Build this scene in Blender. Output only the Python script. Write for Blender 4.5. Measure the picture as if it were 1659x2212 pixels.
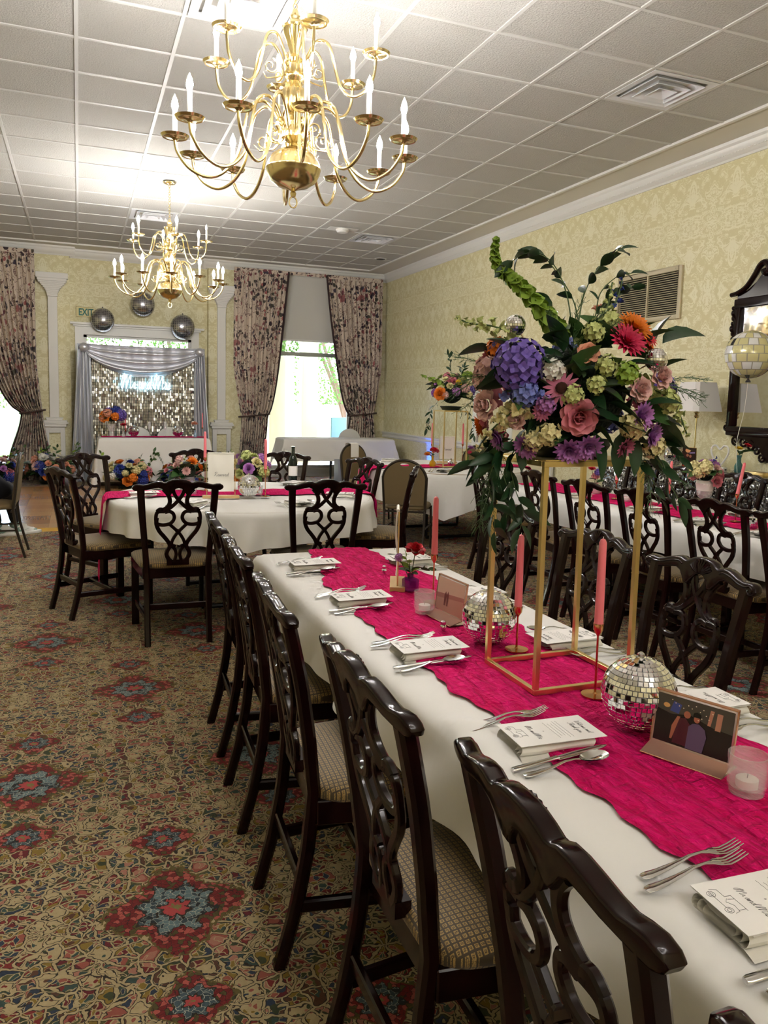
import bpy, bmesh, math, random
from mathutils import Vector, Matrix
from math import sin, cos, pi, radians, hypot, atan2, sqrt
random.seed(7)
SC = bpy.context.scene
for o in list(bpy.data.objects): bpy.data.objects.remove(o)
COL = SC.collection

# ------------------------------------------------------------------ camera, world, light, exposure
CAM_POS = Vector((-4.2853, -3.3988, 1.4324))
cam = bpy.data.objects.new('camera', bpy.data.cameras.new('camera')); COL.objects.link(cam)
cam.data.sensor_fit = 'HORIZONTAL'; cam.data.sensor_width = 36.0
cam.data.lens = 36.0 * 1709.2628 / 1659
cam.data.shift_x = -(856.438 - 829.5) / 1659; cam.data.shift_y = (1044.019 - 1106.0) / 1659
cam.data.clip_start = 0.05; cam.data.clip_end = 300
cam.matrix_world = Matrix.Translation(CAM_POS) @ (Matrix.Rotation(radians(-21.90615), 4, 'Z') @ Matrix.Rotation(radians(90 - 6.00948), 4, 'X') @ Matrix.Rotation(radians(1.49443), 4, 'Z'))
SC.camera = cam
SC.view_settings.view_transform = 'Standard'; SC.view_settings.look = 'None'
SC.view_settings.gamma = 1.0; SC.view_settings.use_curve_mapping = False
SC.view_settings.exposure = 2.6
SC.cycles.use_denoising = True; SC.cycles.use_light_tree = False
SC.cycles.max_bounces = 5; SC.cycles.diffuse_bounces = 3; SC.cycles.glossy_bounces = 3
SC.cycles.transmission_bounces = 3; SC.cycles.transparent_max_bounces = 8
SC.cycles.use_adaptive_sampling = True; SC.cycles.adaptive_threshold = 0.03
SC.cycles.caustics_reflective = False; SC.cycles.caustics_refractive = False
SC.cycles.sample_clamp_indirect = 6.0

SKY_STRENGTH = 0.30
SUN_STRENGTH = 0.35
BULB_STRENGTH = 148.0
w = bpy.data.worlds.new('world'); SC.world = w; w.use_nodes = True
nt = w.node_tree; bg = nt.nodes['Background']
sky = nt.nodes.new('ShaderNodeTexSky'); sky.sky_type = 'NISHITA'; sky.sun_disc = False
sky.sun_elevation = radians(52); sky.sun_rotation = radians(30); sky.air_density = 1.0; sky.dust_density = 1.5
nt.links.new(sky.outputs[0], bg.inputs[0]); bg.inputs[1].default_value = SKY_STRENGTH
sun = bpy.data.objects.new('sun', bpy.data.lights.new('sun', 'SUN')); COL.objects.link(sun)
sun.data.energy = SUN_STRENGTH; sun.data.angle = radians(1.0); sun.data.color = (1.0, 0.95, 0.86)
sun.rotation_euler = (radians(25), 0, radians(-10))
def portal(name, cx, cy, cz, w_, h_, rot):
    l = bpy.data.lights.new(name, 'AREA'); l.shape = 'RECTANGLE'; l.size = w_; l.size_y = h_; l.cycles.is_portal = True
    o = bpy.data.objects.new(name, l); COL.objects.link(o); o.location = (cx, cy, cz); o.rotation_euler = rot

# ------------------------------------------------------------------ helpers
def C8(r, g, b):
    f = lambda c: (c/255/12.92) if c/255 <= 0.04045 else ((c/255+0.055)/1.055)**2.4
    return (f(r), f(g), f(b), 1.0)

class MB:
    def __init__(s): s.v = []; s.f = []
    def add(s, vs, fs):
        o = len(s.v); s.v += [tuple(v) for v in vs]; s.f += [tuple(i+o for i in f) for f in fs]; return s
    def box(s, x0, x1, y0, y1, z0, z1):
        return s.add([(x0,y0,z0),(x1,y0,z0),(x1,y1,z0),(x0,y1,z0),(x0,y0,z1),(x1,y0,z1),(x1,y1,z1),(x0,y1,z1)],
                     [(0,3,2,1),(4,5,6,7),(0,1,5,4),(1,2,6,5),(2,3,7,6),(3,0,4,7)])
    def tube(s, path, r, n=8, caps=True, flat=1.0):
        P = [Vector(p) for p in path]; m = len(P); R = r if isinstance(r, (list, tuple)) else [r]*m
        vs = []; up = None
        for i in range(m):
            t = (P[min(i+1, m-1)] - P[max(i-1, 0)])
            if t.length < 1e-9: t = Vector((0,0,1))
            t.normalize()
            if up is None:
                up = Vector((0,0,1)) if abs(t.z) < 0.9 else Vector((1,0,0))
            a = (up - t*up.dot(t))
            if a.length < 1e-6: a = t.orthogonal()
            a.normalize(); up = a; b = t.cross(a)
            for k in range(n):
                an = 2*pi*k/n; vs.append(P[i] + (a*cos(an)*flat + b*sin(an))*R[i])
        fs = [(i*n+k, i*n+(k+1)%n, (i+1)*n+(k+1)%n, (i+1)*n+k) for i in range(m-1) for k in range(n)]
        if caps: fs += [tuple(range(n-1, -1, -1)), tuple((m-1)*n+k for k in range(n))]
        return s.add(vs, fs)
    def lathe(s, prof, n=16, c=(0,0,0), mod=None):
        vs = []; fs = []; m = len(prof)
        for i, (r, z) in enumerate(prof):
            for k in range(n):
                a = 2*pi*k/n; rr = r*(mod(a, i) if mod else 1); vs.append((c[0]+rr*cos(a), c[1]+rr*sin(a), c[2]+z))
        fs = [(i*n+k, i*n+(k+1)%n, (i+1)*n+(k+1)%n, (i+1)*n+k) for i in range(m-1) for k in range(n)]
        if prof[0][0] > 1e-5: fs.append(tuple(range(n-1, -1, -1)))
        if prof[-1][0] > 1e-5: fs.append(tuple((m-1)*n+k for k in range(n)))
        return s.add(vs, fs)
    def ribbon(s, path, w, t, nrm=(0,1,0)):
        """flat bar of width w (in the plane normal to nrm), thickness t, chamfered"""
        P = [Vector(p) for p in path]; N = Vector(nrm).normalized(); m = len(P); vs = []
        W = w if isinstance(w, (list, tuple)) else [w]*m
        for i in range(m):
            d = P[min(i+1, m-1)]-P[max(i-1, 0)]; d = (d - N*d.dot(N)); d.normalize(); sd = d.cross(N)
            h = W[i]/2; q = t/2; c = min(h, q)*0.45
            for a, b in ((-h, -q+c), (-h+c, -q), (h-c, -q), (h, -q+c), (h, q-c), (h-c, q), (-h+c, q), (-h, q-c)):
                vs.append(P[i]+sd*a+N*b)
        fs = [(i*8+k, i*8+(k+1)%8, (i+1)*8+(k+1)%8, (i+1)*8+k) for i in range(m-1) for k in range(8)]
        fs += [tuple(range(7, -1, -1)), tuple((m-1)*8+k for k in range(8))]
        return s.add(vs, fs)
    def prism(s, poly, d0, d1, ax='xz'):
        n = len(poly)
        mk = {'xz': lambda p, d: (p[0], d, p[1]), 'xy': lambda p, d: (p[0], p[1], d), 'yz': lambda p, d: (d, p[0], p[1])}[ax]
        return s.add([mk(p, d0) for p in poly]+[mk(p, d1) for p in poly],
                     [tuple(range(n)), tuple(range(2*n-1, n-1, -1))]+[(i, i+n, (i+1)%n+n, (i+1)%n) for i in range(n)])
    def grid(s, fn, nu, nv, cu=False):
        vs = [fn(i/(nu if cu else nu-1), j/(nv-1)) for j in range(nv) for i in range(nu)]
        fs = [(j*nu+i, j*nu+(i+1)%nu, (j+1)*nu+(i+1)%nu, (j+1)*nu+i) for j in range(nv-1) for i in range(nu if cu else nu-1)]
        return s.add(vs, fs)
    def sphere(s, r, n=16, m=10, c=(0,0,0), sz=1.0):
        return s.lathe([(max(r*sin(pi*i/m), 0), -r*cos(pi*i/m)*sz) for i in range(m+1)], n, c)
    def mesh(s, smooth=35, bevel=0, seg=2, fix=True):
        me = bpy.data.meshes.new('m'); me.from_pydata(s.v, [], s.f)
        if bevel or fix:
            bm = bmesh.new(); bm.from_mesh(me)
            bmesh.ops.remove_doubles(bm, verts=bm.verts, dist=1e-5)
            bmesh.ops.recalc_face_normals(bm, faces=bm.faces)
            if bevel:
                ed = [e for e in bm.edges if len(e.link_faces) == 2 and e.calc_face_angle(0) > radians(40)]
                bmesh.ops.bevel(bm, geom=ed, offset=bevel, segments=seg, affect='EDGES', profile=0.6, clamp_overlap=True)
            bm.to_mesh(me); bm.free()
        if smooth:
            me.polygons.foreach_set('use_smooth', [True]*len(me.polygons))
            if smooth < 179: me.set_sharp_from_angle(angle=radians(smooth))
        return me
    def build(s, name, mat, parent=None, loc=(0,0,0), rot=(0,0,0), smooth=35, bevel=0, seg=2, fix=True):
        return ob(name, s.mesh(smooth, bevel, seg, fix), mat, parent, loc, rot)

def ob(name, me, mat, parent=None, loc=(0,0,0), rot=(0,0,0), scale=None):
    if mat is not None and not me.materials:
        me.materials.append(mat)
    elif mat is not None and me.materials[0] is not mat:
        pass
    o = bpy.data.objects.new(name, me); COL.objects.link(o)
    if mat is not None and me.materials[0] is not mat:
        o.material_slots[0].link = 'OBJECT'; o.material_slots[0].material = mat
    o.parent = parent; o.location = loc; o.rotation_euler = rot
    if scale is not None: o.scale = (scale,)*3 if isinstance(scale, (int, float)) else scale
    return o
def tag(o, label=None, cat=None, group=None, kind=None):
    if label: o['label'] = label
    if cat: o['category'] = cat
    if group: o['group'] = group
    if kind: o['kind'] = kind
    return o
def thing(name, label, cat, loc=(0,0,0), rz=0, group=None):
    o = bpy.data.objects.new(name, None); COL.objects.link(o); o.location = loc; o.rotation_euler = (0,0,rz)
    o.empty_display_size = 0.05
    return tag(o, label, cat, group)
def dup(root, loc=None, rz=None, label=None, group=None, parent=None):
    r = root.copy(); COL.objects.link(r)
    if parent is not None: r.parent = parent
    if loc is not None: r.location = loc
    if rz is not None: r.rotation_euler = (0, 0, rz)
    if label: r['label'] = label
    if group: r['group'] = group
    for ch in root.children:
        c = ch.copy(); COL.objects.link(c); c.parent = r
        for g in ch.children:
            d = g.copy(); COL.objects.link(d); d.parent = c
    return r
def struct(o): o['kind'] = 'structure'; return o
def cr(pts, n=6, closed=False):
    P = [Vector(p) for p in pts]; m = len(P); out = []
    for i in range(m if closed else m-1):
        if closed: a, b, c, d = P[(i-1)%m], P[i], P[(i+1)%m], P[(i+2)%m]
        else: a, b, c, d = P[max(i-1,0)], P[i], P[i+1], P[min(i+2,m-1)]
        for k in range(n):
            t = k/n
            out.append(0.5*((2*b)+(c-a)*t+(2*a-5*b+4*c-d)*t*t+(3*b-a-3*c+d)*t**3))
    if not closed: out.append(P[-1])
    return out
def ss(a, b, x):
    t = min(max((x-a)/(b-a), 0), 1); return t*t*(3-2*t)
def aim(d, roll=0.0):
    """euler that turns +Z to d"""
    q = Vector(d).to_track_quat('Z', 'Y'); return (q.to_matrix() @ Matrix.Rotation(roll, 3, 'Z')).to_euler()

# ------------------------------------------------------------------ materials
class G:
    def __init__(s, name):
        s.m = bpy.data.materials.new(name); s.m.use_nodes = True; s.nt = s.m.node_tree
        s.b = s.nt.nodes['Principled BSDF']; s._co = None
    def n(s, typ, ins=None, **props):
        x = s.nt.nodes.new(typ)
        for k, v in props.items(): setattr(x, k, v)
        for k, v in (ins or {}).items(): s.set(x.inputs[k], v)
        return x
    def set(s, sock, v):
        if isinstance(v, bpy.types.NodeSocket): s.nt.links.new(v, sock)
        elif isinstance(v, (tuple, list)) and sock.type == 'VECTOR' and len(v) == 4: sock.default_value = v[:3]
        else: sock.default_value = v
    def co(s, kind='Object'):
        if s._co is None: s._co = s.n('ShaderNodeTexCoord')
        return s._co.outputs[kind]
    def m_(s, op, a, b=None, c=None, clamp=False):
        x = s.n('ShaderNodeMath', operation=op, use_clamp=clamp); s.set(x.inputs[0], a)
        if b is not None: s.set(x.inputs[1], b)
        if c is not None: s.set(x.inputs[2], c)
        return x.outputs[0]
    def xyz(s, v):
        x = s.n('ShaderNodeSeparateXYZ', {0: v}); return x.outputs[0], x.outputs[1], x.outputs[2]
    def vec(s, x=0.0, y=0.0, z=0.0): return s.n('ShaderNodeCombineXYZ', {0: x, 1: y, 2: z}).outputs[0]
    def mix(s, f, a, b):
        x = s.n('ShaderNodeMix', data_type='RGBA'); s.set(x.inputs[0], f); s.set(x.inputs[6], a); s.set(x.inputs[7], b); return x.outputs[2]
    def step(s, x, a, b): return s.n('ShaderNodeMapRange', {0: x, 1: a, 2: b}, interpolation_type='SMOOTHSTEP').outputs[0]
    def noise(s, v, scale, detail=2.0, dist=0.0, rough=0.5, col=False):
        x = s.n('ShaderNodeTexNoise', {'Vector': v, 'Scale': scale, 'Detail': detail, 'Distortion': dist, 'Roughness': rough}); return x.outputs[1 if col else 0]
    def vor(s, v, scale, feature='F1', rnd=1.0, dim='3D'):
        return s.n('ShaderNodeTexVoronoi', {'Vector': v, 'Scale': scale, 'Randomness': rnd}, feature=feature, voronoi_dimensions=dim)
    def ramp(s, f, stops, const=False):
        x = s.n('ShaderNodeValToRGB', {0: f}); e = x.color_ramp.elements
        if const: x.color_ramp.interpolation = 'CONSTANT'
        while len(e) < len(stops): e.new(0.5)
        for i, (p, c) in enumerate(stops): e[i].position = p; e[i].color = c
        return x.outputs[0]
    def bump(s, h, strength=0.3, dist=0.01):
        x = s.n('ShaderNodeBump', {'Height': h, 'Strength': strength, 'Distance': dist}); s.nt.links.new(x.outputs[0], s.b.inputs['Normal'])
    def done(s, col=None, rough=None, metal=None, **kw):
        if col is not None: s.set(s.b.inputs['Base Color'], col)
        if rough is not None: s.set(s.b.inputs['Roughness'], rough)
        if metal is not None: s.set(s.b.inputs['Metallic'], metal)
        for k, v in kw.items(): s.set(s.b.inputs[k], v)
        return s.m
_pl = {}
def plain(name, col, rough=0.5, metal=0.0, bump=None, var=0.0, **kw):
    if name in _pl: return _pl[name]
    g = G(name); c = C8(*col) if max(col) > 1.01 else tuple(col)+(1.0,)
    if var:
        d = tuple(x*(1-var) for x in c[:3])+(1,)
        c = g.mix(g.noise(g.co(), 9.0, 3), c, d)
    if bump: g.bump(g.noise(g.co(), bump[0], 3), bump[1], bump[2] if len(bump) > 2 else 0.005)
    _pl[name] = g.done(c, rough, metal, **kw); return _pl[name]
def glow(name, col, strength):
    if name in _pl: return _pl[name]
    g = G(name); c = tuple(col)+(1.0,)
    g.done((0,0,0,1), 0.5); g.set(g.b.inputs['Emission Color'], c); g.set(g.b.inputs['Emission Strength'], strength)
    _pl[name] = g.m; return g.m
def glass(name, col=(1,1,1), rough=0.02, ior=1.45, alpha=1.0):
    if name in _pl: return _pl[name]
    g = G(name); m = g.done(tuple(col)+(1,), rough, 0.0, IOR=ior, Alpha=alpha, **{'Transmission Weight': 1.0}); _pl[name] = m; return m

def wallpaper():
    g = G('damask_wallpaper'); x, y, z = g.xyz(g.co())
    u = g.m_('ADD', x, y); uu = g.m_('PINGPONG', u, 0.265); vv = g.m_('PINGPONG', z, 0.62)
    v = g.vec(uu, vv, g.m_('MULTIPLY', g.m_('FLOOR', g.m_('DIVIDE', z, 1.24)), 0.0))
    n1 = g.noise(v, 5.5, 1.0, 2.6); n2 = g.noise(v, 12.0, 1.0, 3.0)
    lines = g.m_('SUBTRACT', 1.0, g.step(g.m_('ABSOLUTE', g.m_('SUBTRACT', n1, 0.5)), 0.022, 0.034))
    blob = g.step(n1, 0.58, 0.60); holes = g.step(g.m_('ABSOLUTE', g.m_('SUBTRACT', n2, 0.5)), 0.03, 0.05)
    l2 = g.m_('MULTIPLY', g.m_('SUBTRACT', 1.0, g.step(g.m_('ABSOLUTE', g.m_('SUBTRACT', n2, 0.52)), 0.022, 0.036)), g.step(n1, 0.36, 0.44))
    # oval cartouches on the axis of symmetry
    ex = g.m_('DIVIDE', uu, 0.055); ey = g.m_('DIVIDE', g.m_('SUBTRACT', vv, 0.31), 0.13)
    r = g.m_('SQRT', g.m_('ADD', g.m_('MULTIPLY', ex, ex), g.m_('MULTIPLY', ey, ey)))
    oval = g.m_('SUBTRACT', 1.0, g.step(g.m_('ABSOLUTE', g.m_('SUBTRACT', g.m_('FRACT', g.m_('MULTIPLY', r, 2.0)), 0.5)), 0.22, 0.34))
    oval = g.m_('MULTIPLY', oval, g.m_('SUBTRACT', 1.0, g.step(r, 1.0, 1.06)))
    p = g.m_('MAXIMUM', g.m_('MAXIMUM', lines, g.m_('MULTIPLY', blob, holes)), g.m_('MAXIMUM', l2, oval), clamp=True)
    c = g.mix(g.m_('MULTIPLY', p, 0.85), C8(223, 214, 167), C8(247, 242, 210))
    c = g.mix(g.m_('MULTIPLY', g.noise(g.co(), 1.3, 3), 0.25), c, C8(234, 225, 176))
    g.bump(g.noise(g.co(), 300.0, 2), 0.06, 0.002)
    return g.done(c, g.m_('SUBTRACT', 0.62, g.m_('MULTIPLY', p, 0.15)))
def carpet():
    g = G('persian_carpet'); co = g.co(); x, y, z = g.xyz(co)
    # mirror-symmetric field, as the woven repeat is
    fu = g.m_('PINGPONG', g.m_('ADD', x, 4.054), 0.42); fv = g.m_('PINGPONG', g.m_('ADD', y, 1.246), 0.89); f = g.vec(fu, fv, 0.0)
    wob = g.noise(co, 26.0, 2, col=True); fw = g.n('ShaderNodeMix', {0: 0.035, 4: f, 5: wob}, data_type='VECTOR').outputs[1]
    fine = g.n('ShaderNodeMix', {0: 0.02, 4: co, 5: g.noise(co, 60.0, 2, col=True)}, data_type='VECTOR').outputs[1]
    pal = [(0.0, C8(134, 38, 36)), (0.11, C8(66, 74, 46)), (0.22, C8(168, 92, 78)), (0.33, C8(48, 62, 84)), (0.42, C8(150, 124, 48)), (0.52, C8(98, 62, 42)), (0.62, C8(186, 126, 108)), (0.71, C8(96, 98, 56)), (0.80, C8(116, 30, 40)), (0.90, C8(60, 84, 78))]
    CREAM = g.mix(g.noise(co, 60, 3), C8(212, 194, 152), C8(178, 158, 116)); DARK = C8(50, 40, 28)
    F = g.vor(fw, 23.0, dim='2D'); E = g.vor(fw, 23.0, 'DISTANCE_TO_EDGE', dim='2D').outputs['Distance']; r1, r2, r3 = g.xyz(F.outputs['Color']); d1 = F.outputs['Distance']
    H = g.vor(fw, 62.0, dim='2D'); E2 = g.vor(fw, 62.0, 'DISTANCE_TO_EDGE', dim='2D').outputs['Distance']; h1, h2, h3 = g.xyz(H.outputs['Color'])
    body = g.mix(g.m_('GREATER_THAN', d1, 0.30), g.ramp(r3, pal, True), g.ramp(r1, pal, True))
    small = g.mix(g.m_('LESS_THAN', E2, 0.10), g.ramp(h1, pal, True), CREAM)
    body = g.mix(g.m_('GREATER_THAN', h2, 0.52), body, small)
    c = g.mix(g.m_('LESS_THAN', r2, 0.17), body, g.mix(g.m_('MULTIPLY', g.m_('LESS_THAN', H.outputs['Distance'], 0.30), g.m_('GREATER_THAN', h3, .35)), CREAM, g.ramp(h1, pal, True)))
    c = g.mix(g.m_('LESS_THAN', E, 0.115), c, DARK); c = g.mix(g.m_('LESS_THAN', E, 0.068), c, CREAM)
    vn = g.m_('ABSOLUTE', g.m_('SUBTRACT', g.noise(fw, 7.0, 2.0, 1.4), 0.5))
    c = g.mix(g.m_('LESS_THAN', vn, 0.021), c, DARK); c = g.mix(g.m_('LESS_THAN', vn, 0.014), c, CREAM)
    K = g.vor(fine, 70.0, dim='2D'); k1, k2, k3 = g.xyz(K.outputs['Color']); ke = g.vor(fine, 70.0, 'DISTANCE_TO_EDGE', dim='2D').outputs['Distance']
    jj = g.m_('DIVIDE', g.m_('ADD', y, 1.246+.445+89.0), 0.89); row = g.m_('MODULO', g.m_('FLOOR', jj), 2.0)
    ax = g.m_('SUBTRACT', g.m_('MODULO', g.m_('ADD', g.m_('ADD', x, 4.054+.42+84.0), g.m_('MULTIPLY', row, 0.42)), 0.84), 0.42)
    ay0 = g.m_('MULTIPLY', g.m_('SUBTRACT', g.m_('FRACT', jj), 0.5), 0.89); ay1 = g.m_('SUBTRACT', g.m_('ABSOLUTE', ay0), 0.37)
    for ay, R, blue in ((ay0, 0.135, True), (ay1, 0.070, False)):
        r = g.m_('SQRT', g.m_('ADD', g.m_('MULTIPLY', ax, ax), g.m_('MULTIPLY', ay, ay)))
        th = g.m_('ARCTAN2', ay, ax); wb = g.m_('ADD', g.m_('MULTIPLY', g.m_('SUBTRACT', g.noise(co, 42, 2), 0.5), 0.34*R), g.m_('MULTIPLY', g.m_('SUBTRACT', k3, 0.5), 0.10*R))
        st = g.m_('POWER', g.m_('ABSOLUTE', g.m_('COSINE', g.m_('MULTIPLY', th, 2.0))), 1.5)
        r1_ = g.m_('ADD', g.m_('MULTIPLY', r, g.m_('SUBTRACT', 1.10, g.m_('MULTIPLY', st, 0.36))), wb)
        pt = g.m_('ADD', g.m_('MULTIPLY', r, g.m_('ADD', 1.0, g.m_('MULTIPLY', g.m_('COSINE', g.m_('MULTIPLY', th, 8.0)), 0.16))), wb)
        red = g.mix(g.m_('GREATER_THAN', k1, 0.62), C8(132, 30, 32), C8(196, 96, 86)); red = g.mix(g.m_('GREATER_THAN', k2, 0.80), red, C8(92, 84, 40)); red = g.mix(g.m_('LESS_THAN', ke, 0.05), red, C8(70, 24, 24))
        bl = g.mix(g.m_('GREATER_THAN', k1, 0.66), C8(108, 134, 140) if blue else C8(78, 100, 110), C8(62, 80, 90)); bl = g.mix(g.m_('LESS_THAN', ke, 0.045), bl, C8(196, 200, 186)); bl = g.mix(g.m_('GREATER_THAN', k2, 0.88), bl, C8(40, 48, 52))
        c = g.mix(g.m_('LESS_THAN', r1_, R*1.10), c, C8(110, 98, 46)); c = g.mix(g.m_('LESS_THAN', r1_, R*1.03), c, red)
        c = g.mix(g.m_('LESS_THAN', pt, R*0.74), c, DARK); c = g.mix(g.m_('LESS_THAN', pt, R*0.69), c, bl)
        c = g.mix(g.m_('LESS_THAN', pt, R*0.33), c, DARK); c = g.mix(g.m_('LESS_THAN', pt, R*0.26), c, C8(196, 76, 78)); c = g.mix(g.m_('LESS_THAN', pt, R*0.10), c, C8(140, 136, 78))
    g.bump(g.noise(co, 420.0, 2), 0.5, 0.004)
    c = g.n('ShaderNodeMix', {0: 1.0, 6: c, 7: (0.70, 0.68, 0.66, 1.0)}, data_type='RGBA', blend_type='MULTIPLY').outputs[2]
    return g.done(c, 0.95)
def curtain_fabric():
    g = G('floral_curtain_fabric'); co = g.co(); wob = g.noise(co, 6.0, 2, col=True)
    fw = g.n('ShaderNodeMix', {0: 0.10, 4: co, 5: wob}, data_type='VECTOR').outputs[1]
    cl = g.noise(fw, 2.9, 3.0, 0.6); leaf = g.vor(fw, 15.0); d = leaf.outputs['Distance']; rx, ry, rz = g.xyz(leaf.outputs['Color'])
    col = g.ramp(rx, [(0, C8(58, 42, 50)), (0.3, C8(78, 74, 62)), (0.5, C8(124, 70, 76)), (0.66, C8(66, 58, 72)), (0.8, C8(160, 92, 92)), (0.92, C8(98, 82, 70))], True)
    base = C8(216, 200, 182)
    m = g.m_('MULTIPLY', g.m_('LESS_THAN', d, 0.46), g.m_('GREATER_THAN', g.m_('ADD', cl, g.m_('MULTIPLY', ry, 0.12)), 0.55))
    vine = g.m_('LESS_THAN', g.m_('ABSOLUTE', g.m_('SUBTRACT', g.noise(fw, 8.0, 2.0, 1.0), 0.5)), 0.02)
    c = g.mix(vine, base, C8(120, 92, 84)); c = g.mix(m, c, col)
    rose = g.vor(fw, 4.0); rr = g.m_('ADD', rose.outputs['Distance'], g.m_('MULTIPLY', g.noise(co, 26, 2), 0.2))
    qx, qy, qz = g.xyz(rose.outputs['Color'])
    rm = g.m_('MULTIPLY', g.m_('LESS_THAN', rr, 0.30), g.m_('GREATER_THAN', qx, 0.6))
    c = g.mix(rm, c, g.mix(g.noise(co, 42, 2), C8(110, 52, 60), C8(196, 132, 124)))
    g.bump(g.noise(co, 250, 2), 0.1, 0.002)
    return g.done(c, 0.8, **{'Sheen Weight': 0.2})
def wood_dark():
    g = G('dark_mahogany'); x, y, z = g.xyz(g.co())
    n = g.noise(g.vec(g.m_('MULTIPLY', x, 3), g.m_('MULTIPLY', y, 3), z), 14, 4, 0.6)
    c = g.mix(n, C8(13, 5, 5), C8(34, 11, 10))
    return g.done(c, 0.14, **{'Specular IOR Level': 0.28})
def seat_fabric():
    g = G('gold_diamond_seat_fabric'); x, y, z = g.xyz(g.co())
    k = 84.0; a = g.m_('ABSOLUTE', g.m_('SUBTRACT', g.m_('FRACT', g.m_('MULTIPLY', x, k)), 0.5)); b = g.m_('ABSOLUTE', g.m_('SUBTRACT', g.m_('FRACT', g.m_('MULTIPLY', y, k)), 0.5))
    d = g.m_('MAXIMUM', a, b)
    ring = g.m_('MULTIPLY', g.m_('LESS_THAN', d, 0.34), g.m_('GREATER_THAN', d, 0.16)); dot = g.m_('LESS_THAN', d, 0.08)
    p = g.m_('MAXIMUM', ring, dot); p = g.m_('MULTIPLY', p, g.step(g.noise(g.co(), 420, 2), 0.25, 0.6))
    c = g.mix(p, C8(62, 48, 26), C8(170, 138, 74))
    g.bump(p, 0.2, 0.001)
    return g.done(c, 0.7, **{'Sheen Weight': 0.3})
def tile_mat():
    g = G('ceiling_tile_textured'); n = g.noise(g.co(), 75, 4, 0.3, 0.6)
    g.bump(n, 0.85, 0.012)
    oi = g.n('ShaderNodeObjectInfo').outputs['Random']
    c = g.mix(g.m_('MULTIPLY', oi, 0.6), C8(206, 204, 198), C8(188, 185, 177))
    s = g.step(g.noise(g.co(), 1.6, 3), 0.60, 0.8); c = g.mix(g.m_('MULTIPLY', s, 0.25), c, C8(196, 184, 160))
    return g.done(c, 0.9)
def parquet():
    g = G('parquet_oak'); x, y, z = g.xyz(g.co()); oi = g.n('ShaderNodeObjectInfo').outputs['Random']
    n = g.noise(g.vec(g.m_('MULTIPLY', x, 2), g.m_('MULTIPLY', y, 30), oi), 3, 3)
    c = g.mix(g.m_('ADD', g.m_('MULTIPLY', oi, 0.6), g.m_('MULTIPLY', n, 0.4)), C8(150, 104, 62), C8(196, 150, 98))
    return g.done(c, 0.22)
def brass(name='polished_brass', c=(226, 206, 152), r=0.16):
    g = G(name); n = g.noise(g.co(), 22, 2); return g.done(C8(*c), g.m_('ADD', r, g.m_('MULTIPLY', n, 0.08)), 1.0)
def sequin():
    g = G('silver_sequin'); v = g.vor(g.co(), 85.0); vx, vy, vz = g.xyz(v.outputs['Color'])
    nm = g.n('ShaderNodeNormalMap', {'Color': g.mix(0.55, (0.5, 0.5, 1.0, 1.0), v.outputs['Color']), 'Strength': 1.0})
    g.nt.links.new(nm.outputs[0], g.b.inputs['Normal'])
    return g.done(g.mix(vx, C8(120, 120, 124), C8(232, 232, 236)), 0.2, 0.95)
def white_cloth():
    g = G('white_tablecloth_linen'); g.bump(g.noise(g.co(), 5.0, 3, 0.5), 0.25, 0.02)
    return g.done(C8(234, 232, 228), 0.8)
def gauze():
    g = G('fuchsia_gauze'); x, y, z = g.xyz(g.co())
    n = g.noise(g.vec(g.m_('MULTIPLY', x, 52), g.m_('MULTIPLY', y, 10), 0), 1.0, 4, 1.2); n2 = g.noise(g.vec(g.m_('MULTIPLY', x, 10), g.m_('MULTIPLY', y, 30), 0), 1.6, 3, 1.0)
    g.bump(g.m_('ADD', n, g.m_('MULTIPLY', n2, 0.6)), 1.0, 0.035)
    return g.done(g.mix(g.step(n, .35, .65), C8(224, 4, 96), C8(242, 22, 120)), 0.85, **{'Specular IOR Level': 0.15})
M_WALL = wallpaper(); M_CARPET = carpet(); M_CURT = curtain_fabric(); M_WOOD = wood_dark(); M_SEAT = seat_fabric()
M_TILE = tile_mat(); M_PARQ = parquet(); M_BRASS = brass(); M_CLOTH = white_cloth(); M_GAUZE = gauze(); M_SEQ = sequin()
M_GOLD = brass('brushed_gold', (232, 206, 144), 0.26); M_WHITE = plain('white_gloss_paint', (236, 235, 230), 0.35)
M_OFFW = plain('off_white_plaster', (226, 222, 212), 0.8, bump=(60, 0.1)); M_STEEL = plain('flatware_steel', (214, 214, 214), 0.14, 1.0)
M_MIRR = plain('mirror_silver', (238, 238, 240), 0.03, 1.0); M_PINK = plain('pink_candle_wax', (244, 128, 138), 0.45, **{'Subsurface Weight': 0.15, 'Subsurface Radius': (0.02, 0.01, 0.01), 'Subsurface Scale': 0.3})
M_NAP = plain('ivory_napkin_linen', (240, 236, 226), 0.8, bump=(120, 0.1)); M_CARD = plain('card_stock', (246, 243, 240), 0.6); M_INK = plain('black_ink', (46, 42, 44), 0.6)
M_LEAF = plain("dark_green_leaf", (36, 72, 40), 0.4, var=0.5); M_LEAF2 = plain('mid_green_leaf', (64, 100, 48), 0.45, var=0.4); M_LIME = plain('lime_green_bract', (146, 178, 66), 0.5, var=0.35)
M_STEM = plain('green_stem', (72, 96, 50), 0.6); M_GLASS = plain('clear_pressed_glass', (250, 252, 252), 0.04, Alpha=0.24); M_BLACK = plain('black_plastic', (22, 22, 24), 0.45)
M_ACRY = plain('rose_acrylic', (240, 205, 190), 0.04, Alpha=0.35)
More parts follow.
